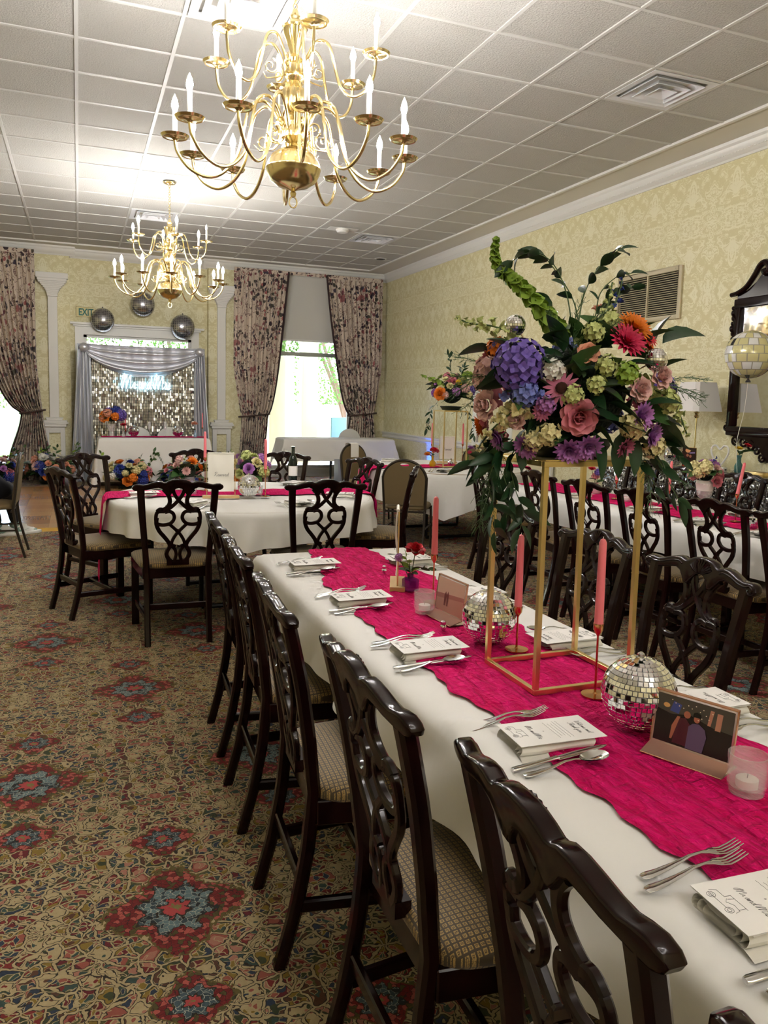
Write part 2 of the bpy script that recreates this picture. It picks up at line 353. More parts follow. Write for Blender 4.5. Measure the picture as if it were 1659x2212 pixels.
# ------------------------------------------------------------------ room shell
ZC = 3.724; XW = 1.05; YB = 10.62; YR = 10.80; XL = -7.7; YF = -6.6; T = 0.6096
M_MUNTIN = plain('muntin_grey', (120, 118, 112), 0.9)  # plain grey of the transom muntins
floor = MB().box(XL-.1, XW+.1, YF-.1, 11.2, -0.06, 0.0).build('floor', M_CARPET, smooth=0); struct(floor)
# dance floor of parquet squares
df = MB().box(-6.40, -1.88, 5.44, 9.60, 0.001, 0.010).build('floor_dance', plain('parquet_bed', (120, 86, 52), 0.6), smooth=0); struct(df)
pm = MB().box(-.1495, .1495, -.1495, .1495, 0, .012).mesh(0)
for a in range(15):
    for b in range(14):
        px, py = -6.25+a*.3, 5.59+b*.3
        if py+.15 > 9.62 or px < -5.6: continue
        ob('parquet_tile', pm, M_PARQ, df, (px, py, .010), (0, 0, (pi/2)*((a+b) % 2)))
e = MB().prism([(5.36, 0), (5.45, .024), (5.45, 0)], -6.4, -1.88, 'yz').build('edge_strip', plain('gold_edge_trim', (206, 160, 60), 0.35), df, smooth=0)
e2 = MB().prism([(-1.88, .024), (-1.79, 0), (-1.88, 0)], 5.45, 9.6, 'xz').build('edge_strip', e.data.materials[0], df, smooth=0)

# suspended ceiling: slab, runners, lay-in tiles
ceil = MB().box(XL-.1, XW+.1, YF-.1, 11.2, ZC+.03, ZC+.12).box(XL, XW, YF, 0.0, ZC+.004, ZC+.03).box(XL, -10*T, 0, YB+.2, ZC+.004, ZC+.03).build('ceiling', M_OFFW, smooth=0); struct(ceil)
MT_BAR = plain('ceiling_runner_white', (216, 215, 210), 0.5)
XE = 0.585; YE = 10.25
for i in range(-10, 1):
    MB().box(i*T-.0125, i*T+.0125, 0, YE, ZC, ZC+.024).build('runner', MT_BAR, ceil, smooth=0)
for j in range(0, 17):
    MB().box(-10*T, XE, j*T-.0125, j*T+.0125, ZC+.001, ZC+.024).build('runner', MT_BAR, ceil, smooth=0)
tm = MB().box(-.2985, .2985, -.2985, .2985, 0, .012).mesh(0)
tme = MB().box(-.2835, .2835, -.2985, .2985, 0, .012).mesh(0)
DIFF = {(-1, 2), (-6, 2), (-6, 12), (-1, 12)}
for i in range(-10, 1):
    for j in range(0, 17):
        if (i, j) in DIFF: continue
        edge = i == 0
        sy = 1.0 if j < 16 else (YE-16*T)/T
        o = ob('ceiling_tile', tme if edge else tm, M_TILE, ceil, ((i+.5)*T-(.012 if edge else 0), (16*T+YE)/2 if j == 16 else (j+.5)*T, ZC+.006+random.uniform(0, .003)), (0, 0, 0), (1, sy, 1))
# flat border and its strip
MB().box(XE, XW, YF, YB, ZC+.0005, ZC+.03).box(XL, XE, YE, YR, ZC+.0005, ZC+.03).build('border_panel', M_OFFW, ceil, smooth=0)
MB().box(XE-.012, XE+.026, 0, YE+.026, ZC-.014, ZC+.01).box(XL, XE-.012, YE-.012, YE+.026, ZC-.014, ZC+.01).build('border_strip', M_WHITE, ceil, smooth=0, bevel=.004)
# ceiling diffusers
M_DIFF = plain('diffuser_white_enamel', (232, 233, 236), 0.35)
def diffuser(i, j, label):
    t = thing('ceiling_diffuser', label, 'air vent', ((i+.5)*T, (j+.5)*T, ZC), 0)
    MB().box(-.285, .285, -.285, .285, .05, .06).build('duct_back', plain('duct_dark', (46, 48, 52), 0.7), t, smooth=0)
    for s0, z0, z1, wd in ((.285, .004, -.002, .055), (.215, .036, -.012, .06), (.145, .034, -.018, .055), (.080, .03, -.022, .075)):
        m = MB(); k = s0-wd
        a = [(-s0,-s0,z1), (s0,-s0,z1), (s0,s0,z1), (-s0,s0,z1)]; b = [(-k,-k,z0), (k,-k,z0), (k,k,z0), (-k,k,z0)]
        m.add(a+b+[(x, y, z+.004) for x, y, z in a+b], [(0,1,5,4),(1,2,6,5),(2,3,7,6),(3,0,4,7),(8,12,13,9),(9,13,14,10),(10,14,15,11),(11,15,12,8),(0,8,9,1),(1,9,10,2),(2,10,11,3),(3,11,8,0)])
        if wd > .07: m.box(-k, k, -k, k, z0, z0+.002)
        m.build('louvre_ring', M_DIFF, t, smooth=0)
diffuser(-1, 2, 'square white ceiling air diffuser above the yellow wall grille')
diffuser(-6, 2, 'square white ceiling air diffuser behind top of large near chandelier')
diffuser(-6, 12, 'square ceiling air diffuser above the far hanging chandelier')
diffuser(-1, 12, 'small square ceiling air diffuser near the far right ceiling corner')
t = thing('smoke_detector', 'round white smoke detector on ceiling by the far diffuser', 'smoke detector', (-.92, 7.18, ZC))
MB().lathe([(.09, 0), (.09, -.02), (.07, -.045), (0, -.05)], 20).build('housing', M_WHITE, t); MB().box(-.2, .2, -.11, .11, -.004, 0).build('base_plate', M_WHITE, t, smooth=0)
t = thing('recessed_downlight', 'black recessed downlight near the far corner of ceiling', 'ceiling light', (.333, 9.04, ZC))
MB().lathe([(.085, -.003), (.075, -.008), (.068, 0), (.06, .08), (0, .08)], 20).build('can', M_BLACK, t); MB().lathe([(.10, 0), (.10, -.006), (.08, -.008), (.08, 0)], 20).build('ring', M_WHITE, t)

# walls
def wall(name, boxes, mat=M_WALL):
    m = MB()
    for b in boxes: m.box(*b)
    return struct(m.build(name, mat, smooth=0, fix=False))
wall('wall_right', [(XW, XW+.1, YF, 11.0, 0, ZC+.03)])
wall('wall_left', [(XL-.1, XL, YF, 11.0, 0, ZC+.03)])
wall('wall_front', [(XL, XW, YF-.1, YF, 0, ZC+.03)])
W2 = (-6.9, -5.02, .12, 3.45); W1 = (-1.62, .78, .12, 3.45); DR = (-4.20, -2.47, 0.0, 2.37)
wall('wall_back', [(XL, W2[0], YB, YB+.2, 0, ZC+.03), (W2[0], W2[1], YB, YB+.2, 0, W2[2]), (W2[0], W2[1], YB, YB+.2, W2[3], ZC+.03), (W2[1], -4.40, YB, YB+.35, 0, ZC+.03),
    (-4.40, DR[0], YR, YR+.15, 0, ZC+.03), (DR[0], DR[1], YR, YR+.15, DR[3], ZC+.03), (DR[1], -2.20, YR, YR+.15, 0, ZC+.03),
    (-2.20, W1[0], YB, YB+.35, 0, ZC+.03), (W1[0], W1[1], YB, YB+.2, 0, W1[2]), (W1[0], W1[1], YB, YB+.2, W1[3], ZC+.03), (W1[1], XW, YB, YB+.2, 0, ZC+.03)])
portal('daylight_portal', (W1[0]+W1[1])/2, YB+.25, 1.3, 2.4, 2.3, (radians(-90), 0, 0)); portal('daylight_portal', (W2[0]+W2[1])/2, YB+.25, 1.8, 1.9, 3.3, (radians(-90), 0, 0)); portal('daylight_portal', -3.33, YR+.2, 2.2, 1.7, .4, (radians(-90), 0, 0))
# crown, dentils, chair rail, baseboard
CP = [(0, 3.585), (.014, 3.585), (.022, 3.602), (.048, 3.622), (.070, 3.655), (.076, 3.682), (.092, 3.700), (.098, ZC), (0, ZC)]
struct(MB().prism([(XW-d, z) for d, z in CP], YF, YB, 'xz').build('trim_1', M_WHITE, smooth=25))
dn = MB()
for k in range(int((YB+1.5)/.036)):
    y = -1.5+k*.036; dn.box(XW-.058, XW-.030, y, y+.019, 3.628, 3.652)
o = dn.build('dentil_row', M_WHITE, bpy.data.objects['trim_1'], smooth=0, fix=False); o['kind'] = 'stuff'
def crown_b(n, x0, x1, yb): return struct(MB().prism([(yb-d, z) for d, z in CP], x0, x1, 'yz').build(n, M_WHITE, smooth=25))
crown_b('trim_2', -2.20-.09, XW, YB); crown_b('trim_3', XL, -4.40+.09, YB); crown_b('trim_4', -4.40, -2.20, YR)
MB().prism([(-4.40+d, z) for d, z in CP], YB-.0, YR, 'xz').build('crown_return', M_WHITE, bpy.data.objects['trim_3'], smooth=25)
MB().prism([(-2.20-d, z) for d, z in CP], YB-.0, YR, 'xz').build('crown_return', M_WHITE, bpy.data.objects['trim_2'], smooth=25)
RP = [(0, .735), (.018, .735), (.022, .76), (.014, .77), (.014, .80), (.03, .815), (.03, .83), (0, .84)]
struct(MB().prism([(XW-d, z) for d, z in RP], YF, YB, 'xz').build('trim_5', M_WHITE, smooth=25))
BP = [(0, 0), (.018, 0), (.018, .12), (.008, .15), (0, .15)]
struct(MB().prism([(XW-d, z) for d, z in BP], YF, YB, 'xz').build('baseboard_right', M_WHITE, smooth=25))
struct(MB().prism([(YB-d, z) for d, z in BP], XL, -4.40, 'yz').prism([(YB-d, z) for d, z in BP], -2.20, XW, 'yz').build('baseboard_back', M_WHITE, smooth=25))
# white-framed panel screen standing against the right wall
t = thing('panel_screen', 'white-framed cream panel screen against the yellow wall behind the big bouquet', 'screen', (XW-.045, 5.79, 0))
M_CREAMP = plain('cream_panel_paint', (232, 222, 184), 0.5)
for y0 in (-1.05, -.09, .91): MB().box(-.02, .02, y0, y0+.14, 0, 1.62).build('stile', M_WHITE, t, bevel=.004)
for y0 in (-.91, .05):
    MB().box(-.008, .008, y0, y0+.82+.04*(y0 < 0)*0, .12, 1.50).build('panel', M_CREAMP, t, smooth=0)
    for z0, z1 in ((0, .12), (.76, .86), (1.50, 1.62)): MB().box(-.018, .018, y0, y0+.86*(y0 > 0)+.82*(y0 < 0), z0, z1).build('rail', M_WHITE, t, bevel=.003)
# pilasters
def pilaster(n, cx):
    m = MB().box(cx-.175, cx+.175, YB-.10, YB, 0, .16).box(cx-.155, cx-.085, YB-.085, YB, .16, .86).box(cx+.085, cx+.155, YB-.085, YB, .16, .86).box(cx-.085, cx+.085, YB-.085, YB, .76, .86).box(cx-.085, cx+.085, YB-.085, YB, .16, .24)
    for s, z0, z1 in ((.175, .86, .905), (.205, .905, .935), (.19, .935, .965), (.12, .965, .99), (.13, .99, 1.01)): m.box(cx-s, cx+s, YB-.03-s*.5, YB, z0, z1)
    m.box(cx-.07, cx+.07, YB-.055, YB, 1.01, 2.93)
    for k in range(9):
        t_ = k/8; s = .078+.125*(1-cos(t_*pi/2)); m.box(cx-s, cx+s, YB-.05-s*.45, YB, 2.93+.026*k, 2.93+.026*(k+1))
    m.box(cx-.215, cx+.215, YB-.16, YB, 3.164, 3.205).box(cx-.235, cx+.235, YB-.175, YB, 3.205, 3.29)
    o = struct(m.build(n, M_WHITE, smooth=0, bevel=.004, seg=1))
    MB().box(cx-.085, cx+.085, YB-.05, YB, .24, .76).build('inset_panel', M_WALL, o, smooth=0)
    return o
p1 = pilaster('trim_6', -4.655); pilaster('trim_7', -1.985)
MB().box(-4.70, -4.63, YB-.056, YB-.05, .36, .47).build('outlet_plate', plain('almond_plastic', (214, 204, 176), 0.5), p1, bevel=.002)
# windows
M_PANE = glass('window_glass', (0.97, 1, 0.99), 0.0, 1.01)
def window(n, W, nx, tz, y):
    x0, x1, z0, z1 = W
    m = MB().box(x0, x0+.06, y, y+.1, z0, z1).box(x1-.06, x1, y, y+.1, z0, z1).box(x0+.06, x1-.06, y, y+.1, z0, z0+.08).box(x0+.06, x1-.06, y, y+.1, z1-.06, z1)
    o = struct(m.build(n, M_WHITE, smooth=0))
    xs = [x0+.06+(x1-x0-.12)*k/nx for k in range(nx+1)]
    for k in range(1, nx): MB().box(xs[k]-.03, xs[k]+.03, y+.02, y+.08, z0+.08, z1-.06).build('mullion', M_WHITE, o, smooth=0)
    MB().box(x0+.06, x1-.06, y+.015, y+.075, tz-.035, tz+.035).build('transom_bar', plain('aluminium_bar', (170, 176, 170), 0.4, 0.6), o, smooth=0)
    for k in range(nx):
        for a, b in ((z0+.08, tz-.035), (tz+.035, z1-.06)): MB().box(xs[k]+(.03 if k else 0), xs[k+1]-(.03 if k < nx-1 else 0), y+.045, y+.05, a, b).build('pane', M_PANE, o, smooth=0)
    return o
window('window_1', W1, 1, 2.21, YB+.06); window('window_2', W2, 2, 2.21, YB+.06)
MB().box(.36, .40, YB+.10, YB+.14, .2, 2.17).build('mullion', M_WHITE, bpy.data.objects['window_1'], smooth=0)
# glazed doorway behind the backdrop
d2 = struct(MB().box(DR[0]-.13, DR[0], YR-.03, YR+.1, 0, 2.37).box(DR[1], DR[1]+.13, YR-.03, YR+.1, 0, 2.37).box(DR[0]-.13, DR[1]+.13, YR-.03, YR+.1, 2.37, 2.50).build('door_2', M_WHITE, smooth=0, fix=False))
MB().box(DR[0]-.16, DR[1]+.16, YR-.06, YR, 2.50, 2.53).box(DR[0]-.21, DR[1]+.21, YR-.10, YR, 2.53, 2.565).build('header_cornice', M_WHITE, d2, smooth=0, bevel=.005)
MB().box(DR[0], DR[1], YR+.02, YR+.08, 2.05, 2.10).box(DR[0], DR[0]+.05, YR+.02, YR+.08, 0, 2.37).box(DR[1]-.05, DR[1], YR+.02, YR+.08, 0, 2.37).box(DR[0], DR[1], YR+.02, YR+.08, 2.33, 2.37).box(-3.36, -3.30, YR+.02, YR+.08, 0, 2.05).box(DR[0], DR[1], YR+.02, YR+.08, 0, .25).build('sash', M_WHITE, d2, smooth=0, fix=False)
xs = [DR[0]+.05+(DR[1]-DR[0]-.1)*q/4 for q in range(5)]
for q in range(4):
    MB().box(xs[q]+.006, xs[q+1]-.006, YR+.05, YR+.054, 2.10, 2.33).build('pane', M_PANE, d2, smooth=0)
    if q: MB().box(xs[q]-.006, xs[q]+.006, YR+.04, YR+.066, 2.10, 2.33).build('muntin', M_MUNTIN, d2, smooth=0)
for a, b in ((DR[0]+.05, -3.36), (-3.30, DR[1]-.05)): MB().box(a, b, YR+.05, YR+.054, .25, 2.05).build('pane', M_PANE, d2, smooth=0)
# roller blind in window_1
t = thing('roller_blind', 'white roller blind half lowered between the floral curtains', 'blind', (0, YB-.012, 0))
MB().box(W1[0]+.02, W1[1]-.02, -.004, 0, 2.46, 3.67).build('fabric', plain('blind_fabric', (214, 212, 204), 0.85, **{'Subsurface Weight': 0.0}), t, smooth=0)
MB().box(W1[0]+.02, W1[1]-.02, -.012, .008, 2.43, 2.465).build('hem_bar', M_WHITE, t, bevel=.004)

# ------------------------------------------------------------------ text and handwriting
def text_mesh(s, size, ext=.001, align='CENTER', bold=0.0):
    c = bpy.data.curves.new('t', 'FONT'); c.body = s; c.size = size; c.extrude = ext; c.align_x = align; c.offset = bold; c.resolution_u = 3
    o = bpy.data.objects.new('t', c); COL.objects.link(o); dg = bpy.context.evaluated_depsgraph_get()
    me = bpy.data.meshes.new_from_object(o.evaluated_get(dg)); bpy.data.objects.remove(o); return me
# one-line cursive strokes; x advances, y up, x-height 1
STK = {'M': (2.6, [[(0,.1),(-.1,1.0),(.35,2.2),(.6,2.1),(.35,.9),(.25,0),(.6,1.2),(1.1,2.1),(1.15,1.2),(1.1,0),(1.5,1.2),(2.0,2.1),(2.05,1.0),(2.1,.1),(2.5,.3)]]),
 'W': (2.4, [[(0,1.9),(.2,2.1),(.3,1.2),(.5,0),(.9,1.0),(1.2,1.8),(1.25,.8),(1.5,0),(2.0,1.1),(2.2,2.1),(2.4,1.9)]]),
 'T': (1.5, [[(-.1,1.9),(.6,2.1),(1.5,2.15)], [(.8,2.1),(.65,1.0),(.5,.1),(.2,0),(.1,.25)]]),
 'R': (1.9, [[(.2,0),(.45,1.0),(.6,2.0)], [(0,1.6),(.3,2.1),(1.0,2.2),(1.3,1.8),(.9,1.2),(.5,1.05),(.9,.6),(1.3,.05),(1.8,.2)]]),
 'r': (.8, [[(-.1,.2),(.25,.9),(.3,1.0),(.5,.85),(.5,.3),(.65,.05),(.9,.25)]]), 's': (.7, [[(-.1,.1),(.3,.9),(.4,1.0),(.5,.5),(.35,.05),(.05,.1),(.7,.25)]]),
 'a': (1.0, [[(.75,.85),(.4,1.0),(.1,.5),(.25,.02),(.6,.4),(.78,.95),(.75,.2),(.9,.02),(1.1,.25)]]), 'n': (1.1, [[(-.1,.2),(.15,.95),(.2,0),(.5,.85),(.75,.95),(.75,.2),(.9,.02),(1.15,.25)]]),
 'd': (1.0, [[(.75,.85),(.4,1.0),(.1,.5),(.25,.02),(.6,.4),(.95,2.1),(.8,.3),(.95,.02),(1.1,.25)]]), 'e': (.8, [[(0,.4),(.5,.6),(.45,.98),(.15,.8),(.15,.15),(.45,.02),(.85,.3)]]),
 'v': (.9, [[(-.05,.9),(.15,.9),(.3,.02),(.6,.7),(.65,1.0),(.95,.9)]]), 'l': (.6, [[(-.1,.2),(.35,1.4),(.35,2.1),(.15,1.6),(.15,.2),(.35,.02),(.65,.25)]]),
 'c': (.8, [[(.6,.85),(.35,1.0),(.1,.5),(.25,.02),(.55,.05),(.85,.3)]]), 'o': (.9, [[(.6,.95),(.3,1.0),(.1,.4),(.35,0),(.65,.4),(.55,.95),(.95,.85)]]),
 'm': (1.6, [[(-.1,.2),(.15,.95),(.2,0),(.5,.9),(.65,.8),(.65,0),(.95,.9),(1.15,.9),(1.15,.2),(1.3,.02),(1.6,.25)]]), 'h': (1.0, [[(-.1,.2),(.3,1.5),(.25,2.1),(.15,1.0),(.1,0),(.45,.9),(.65,.8),(.65,.15),(.8,.02),(1.05,.25)]]),
 'k': (1.0, [[(-.1,.2),(.3,1.5),(.25,2.1),(.15,1.0),(.1,0),(.4,.8),(.65,.95),(.6,.6),(.35,.5),(.7,.02),(1.0,.2)]]), 'y': (1.0, [[(-.05,.9),(.15,.3),(.35,.02),(.65,.9),(.6,-.4),(.35,-.9),(.2,-.6),(.9,.25)]]),
 'u': (1.0, [[(-.05,.8),(.1,.95),(.12,.2),(.35,.02),(.7,.9),(.7,.2),(.85,.02),(1.05,.25)]]), '.': (.3, [[(.1,0),(.16,.05),(.2,0)]]), ' ': (.55, [])}
def script(m, s, x, y, h, put, r, n=5, slant=.28, seg=3):
    """handwriting as thin strokes: put(u, v) -> 3d point; h is the x-height"""
    w = sum(STK[c][0] for c in s); cx = x - w*h/2
    for c in s:
        adv, sts = STK[c]
        for st in sts:
            m.tube([put(cx+(p.x+slant*p.y)*h, y+p.y*h) for p in cr([(a, b, 0) for a, b in st], n)], r, seg)
        cx += adv*h
    return m
# ------------------------------------------------------------------ chandeliers
M_SLEEVE = plain('ivory_candle_sleeve', (240, 238, 230), 0.5); M_BULB = glow('flame_bulb_light', (1.0, 0.965, 0.935), BULB_STRENGTH); M_BULB3 = glow('flame_bulb_added_dimmed', (1.0, 0.965, 0.935), BULB_STRENGTH*.6); M_BULB2 = glow('flame_bulb_light_small', (1.0, 0.965, 0.935), BULB_STRENGTH*.18); M_UNLIT = plain('frosted_bulb_off', (225, 225, 228), 0.2)
def spiral(m, c, r0, turns, a0, put, r):
    pts = []
    for k in range(22):
        t_ = k/21; rr = r0*(1-.82*t_); a = a0+turns*2*pi*t_; pts.append(put(c[0]+rr*cos(a), c[1]+rr*sin(a)))
    m.tube(pts, [r*(1-.4*k/21) for k in range(22)], 6)
def chandelier(label, loc, a_low, a_up, unlit=None, dim=False):
    t = thing('chandelier', label, 'chandelier', (loc[0], loc[1], ZC), 0, 'brass chandeliers in a row'); Z = lambda z: z-ZC
    flute = lambda n, amp: (lambda a, i: 1+amp*cos(n*a))
    MB().lathe([(0, Z(2.432)), (.012, Z(2.435)), (.016, Z(2.452)), (.01, Z(2.462)), (.03, Z(2.472)), (.075, Z(2.484)), (.113, Z(2.51)), (.131, Z(2.545)), (.1345, Z(2.562)), (.137, Z(2.566)), (.137, Z(2.572)), (.1345, Z(2.576)), (.128, Z(2.60)), (.108, Z(2.632)), (.078, Z(2.655)), (.042, Z(2.667)), (.03, Z(2.675))], 36).build('ball', M_BRASS, t)
    MB().lathe([(.03, Z(2.675)), (.024, Z(2.69)), (.04, Z(2.70)), (.062, Z(2.715)), (.066, Z(2.74)), (.06, Z(2.765)), (.034, Z(2.775)), (.022, Z(2.80)), (.03, Z(2.82)), (.022, Z(2.835))], 24).build('lower_hub', M_BRASS, t)
    MB().lathe([(.022, Z(2.835)), (.04, Z(2.85)), (.052, Z(2.88)), (.058, Z(2.915)), (.056, Z(2.945)), (.036, Z(2.965)), (.03, Z(2.985))], 48, mod=flute(14, .07)).build('fluted_vase', M_BRASS, t)
    MB().lathe([(.03, Z(2.985)), (.048, Z(3.0)), (.054, Z(3.02)), (.05, Z(3.06)), (.036, Z(3.075)), (.042, Z(3.09)), (.03, Z(3.105)), (.018, Z(3.115))], 24).build('upper_hub', M_BRASS, t)
    MB().lathe([(.018, Z(3.115)), (.022, Z(3.13)), (.034, Z(3.16)), (.05, Z(3.20)), (.056, Z(3.235))], 48, mod=flute(14, .07)).build('fluted_urn', M_BRASS, t)
    MB().lathe([(.062, Z(3.235)), (.064, Z(3.243)), (.03, Z(3.25)), (.022, Z(3.275)), (.03, Z(3.29)), (.018, Z(3.305)), (.012, Z(3.325)), (0, Z(3.33))], 24).build('finial', M_BRASS, t)
    ring = lambda R, r, c, ax: MB().tube([(c[0]+(R*cos(a) if ax else 0), c[1]+(0 if ax else R*cos(a)), c[2]+R*1.35*sin(a)) for a in [2*pi*k/14 for k in range(15)]], r, 6, caps=False)
    ring(.020, .004, (0, 0, Z(2.408)), True).build('pull_ring', M_BRASS, t)
    lm = [ring(.010, .0028, (0, 0, 0), True).mesh(60), ring(.010, .0028, (0, 0, 0), False).mesh(60)]
    n = 19
    for k in range(n): ob('chain_link', lm[k % 2], M_BRASS, t, (0, 0, Z(3.335)+(k+.3)*(.355/n)))
    MB().lathe([(.0, 0), (.066, -.001), (.070, -.008), (.058, -.022), (.03, -.03), (.012, -.036), (0, -.036)], 28).build('canopy', M_BRASS, t)
    pan = MB().lathe([(0, -.012), (.010, -.012), (.016, -.004), (.040, 0), (.058, .003), (.066, .012), (.068, .012), (.060, .001), (.04, .004), (0, .004)], 24).mesh(50)
    slv = MB().lathe([(.0135, .004), (.0115, .012), (.0115, .120), (.009, .124), (0, .124)], 12).mesh(40)
    blb = MB().lathe([(.009, 0), (.0165, .024), (.012, .050), (0, .078)], 8).mesh(179)
    lp = cr([(.055,0,Z(2.735)), (.095,0,Z(2.83)), (.15,0,Z(2.880)), (.215,0,Z(2.845)), (.245,0,Z(2.74)), (.275,0,Z(2.61)), (.34,0,Z(2.525)), (.42,0,Z(2.495)), (.505,0,Z(2.53)), (.56,0,Z(2.60)), (.572,0,Z(2.655))], 5)
    up = cr([(.045,0,Z(3.03)), (.075,0,Z(3.12)), (.12,0,Z(3.175)), (.175,0,Z(3.15)), (.205,0,Z(3.05)), (.235,0,Z(2.955)), (.29,0,Z(2.905)), (.35,0,Z(2.92)), (.40,0,Z(2.99)), (.412,0,Z(3.08))], 5)
    la = MB().tube(lp, .0082, 8).mesh(60); ua = MB().tube(up, .0075, 8).mesh(60)
    for me, num, a0, tip, st in ((la, 12, a_low, (.572, 0, Z(2.665)), 30), (ua, 6, a_up, (.412, 0, Z(3.09)), 60)):
        for k in range(num):
            a = ob('arm', me, M_BRASS, t, (0, 0, 0), (0, 0, radians(a0+st*k)))
            ob('drip_pan', pan, M_BRASS, a, tip); ob('candle_sleeve', slv, M_SLEEVE, a, tip)
            ob('bulb', blb, M_UNLIT if (num == 6 and k == unlit) else (M_BULB2 if num == 6 else (M_BULB3 if dim else M_BULB)), a, (tip[0], 0, tip[2]+.124))
    m = MB(); P = lambda u, v: (u, 0, v)
    spiral(m, (.15, Z(2.70)), .045, 1.4, pi*.6, P, .006); spiral(m, (.10, Z(2.765)), .030, 1.3, -pi*.2, P, .005); m.tube([P(.05, Z(2.72)), P(.10, Z(2.665)), P(.17, Z(2.655)), P(.20, Z(2.685))], [.006, .006, .005, .002], 6)
    sm = m.mesh(60); m = MB(); spiral(m, (.12, Z(3.045)), .038, 1.4, pi*.6, P, .005); m.tube([P(.04, Z(3.02)), P(.09, Z(2.995)), P(.14, Z(2.985)), P(.155, Z(3.01))], [.005, .005, .004, .002], 6); sm2 = m.mesh(60)
    for k in range(6):
        ob('scroll', sm, M_BRASS, t, (0, 0, 0), (0, 0, radians(a_low+15+60*k))); ob('scroll', sm2, M_BRASS, t, (0, 0, 0), (0, 0, radians(a_up+30+60*k)))
    return t
chandelier('large brass candle chandelier nearest the camera, its top cut off by the frame', (-3.27, .62), -98.7, -92.5)
chandelier('brass chandelier hanging further back by the white pilasters, shown whole on its chain', (-3.337, 5.797), -94, -86, 1)

chandelier('unseen brass chandelier added behind the camera to light the near table', (-3.27, -4.56), -98, -92, None, True)  # out of view, added to brighten the near table; its lower bulbs are dimmed
# ------------------------------------------------------------------ dining chair with pierced splat
def backy(z):
    pts = [(0, -.285), (.15, -.245), (.30, -.218), (.45, -.205), (.60, -.222), (.75, -.246), (.90, -.28), (1.0, -.305)]
    for (a, ya), (b, yb) in zip(pts, pts[1:]):
        if z <= b: return ya+(yb-ya)*(z-a)/(b-a)
    return pts[-1][1]
SX, SZ = .00127, .00113
cp = lambda x, y: (x*SX, .96-y*SZ)
top = [(0,0),(14,.5),(28,3),(42,9),(54,17),(62,17),(74,11),(92,12),(112,18),(132,26),(150,30),(166,27),(182,27),(194,35),(198,46),(192,56),(182,61)]
bot = [(168,60),(150,57),(125,53),(104,47),(86,44),(72,50),(60,64),(48,80),(34,82),(24,62),(12,50),(0,46)]
half = top+bot[:-1]
poly = [cp(*p) for p in half]+[cp(*bot[-1])]+[cp(-x, y) for x, y in reversed(half[1:])]
def crest_mesh():
    bm = bmesh.new(); n = len(poly)
    vs = [bm.verts.new((x, 0, z)) for x, z in poly]; f = bm.faces.new(vs)
    r = bmesh.ops.extrude_face_region(bm, geom=[f]); nv = [v for v in r['geom'] if isinstance(v, bmesh.types.BMVert)]
    for v in nv: v.co.y += .032
    bmesh.ops.recalc_face_normals(bm, faces=bm.faces)
    ed = [e for e in bm.edges if len(e.link_faces) == 2 and e.calc_face_angle(0) > radians(60) and abs(e.verts[0].co.y-e.verts[1].co.y) < 1e-5]
    bmesh.ops.bevel(bm, geom=ed, offset=.007, segments=3, affect='EDGES', profile=.5, clamp_overlap=True)
    bmesh.ops.triangulate(bm, faces=[f for f in bm.faces if len(f.verts) > 6])
    for v in bm.verts: v.co.y += backy(v.co.z)-.012-.02*(1-(v.co.x/.25)**2)
    me = bpy.data.meshes.new('crest'); bm.to_mesh(me); bm.free()
    me.polygons.foreach_set('use_smooth', [True]*len(me.polygons)); me.set_sharp_from_angle(angle=radians(40)); return me
def splat_mesh():
    m = MB()
    R = [([(-66,52),(-50,72),(-39,98),(-38,125),(-50,148),(-70,162)], 15), ([(-26,50),(-17,80),(2,112),(28,142),(52,160),(74,166)], 13),
         ([(-92,168),(-80,156),(-64,160),(-58,172)], 13),
         ([(-58,168),(-88,170),(-96,195),(-92,228),(-66,238),(-34,230),(-18,205),(-22,180),(-38,168),(-58,172)], 13),
         ([(-92,200),(-94,232),(-82,268),(-60,300),(-42,328),(-36,350),(-46,372),(-50,392),(-42,414),(-26,436)], 15),
         ([(-40,232),(-12,262),(6,284),(24,318),(28,345),(14,366),(8,392),(12,414),(16,436)], 12),
         ([(-8,278),(0,268),(8,278)], 12), ([(-36,352),(-22,346),(-10,352)], 11)]
    for sgn in (1, -1):
        for pts, w in R:
            path = []
            for p in cr([(x*sgn, y, 0) for x, y in pts], 5):
                x, z = p.x*SX, .96-p.y*SZ; path.append((x, backy(z)-.016*(1-(x/.25)**2)+.002, z))
            m.ribbon(path, w*SX*1.22, .017, (0, 1, 0))
    m.box(-.062, .062, backy(.47)-.022, backy(.47)+.012, .452, .485)
    return m.mesh(40)
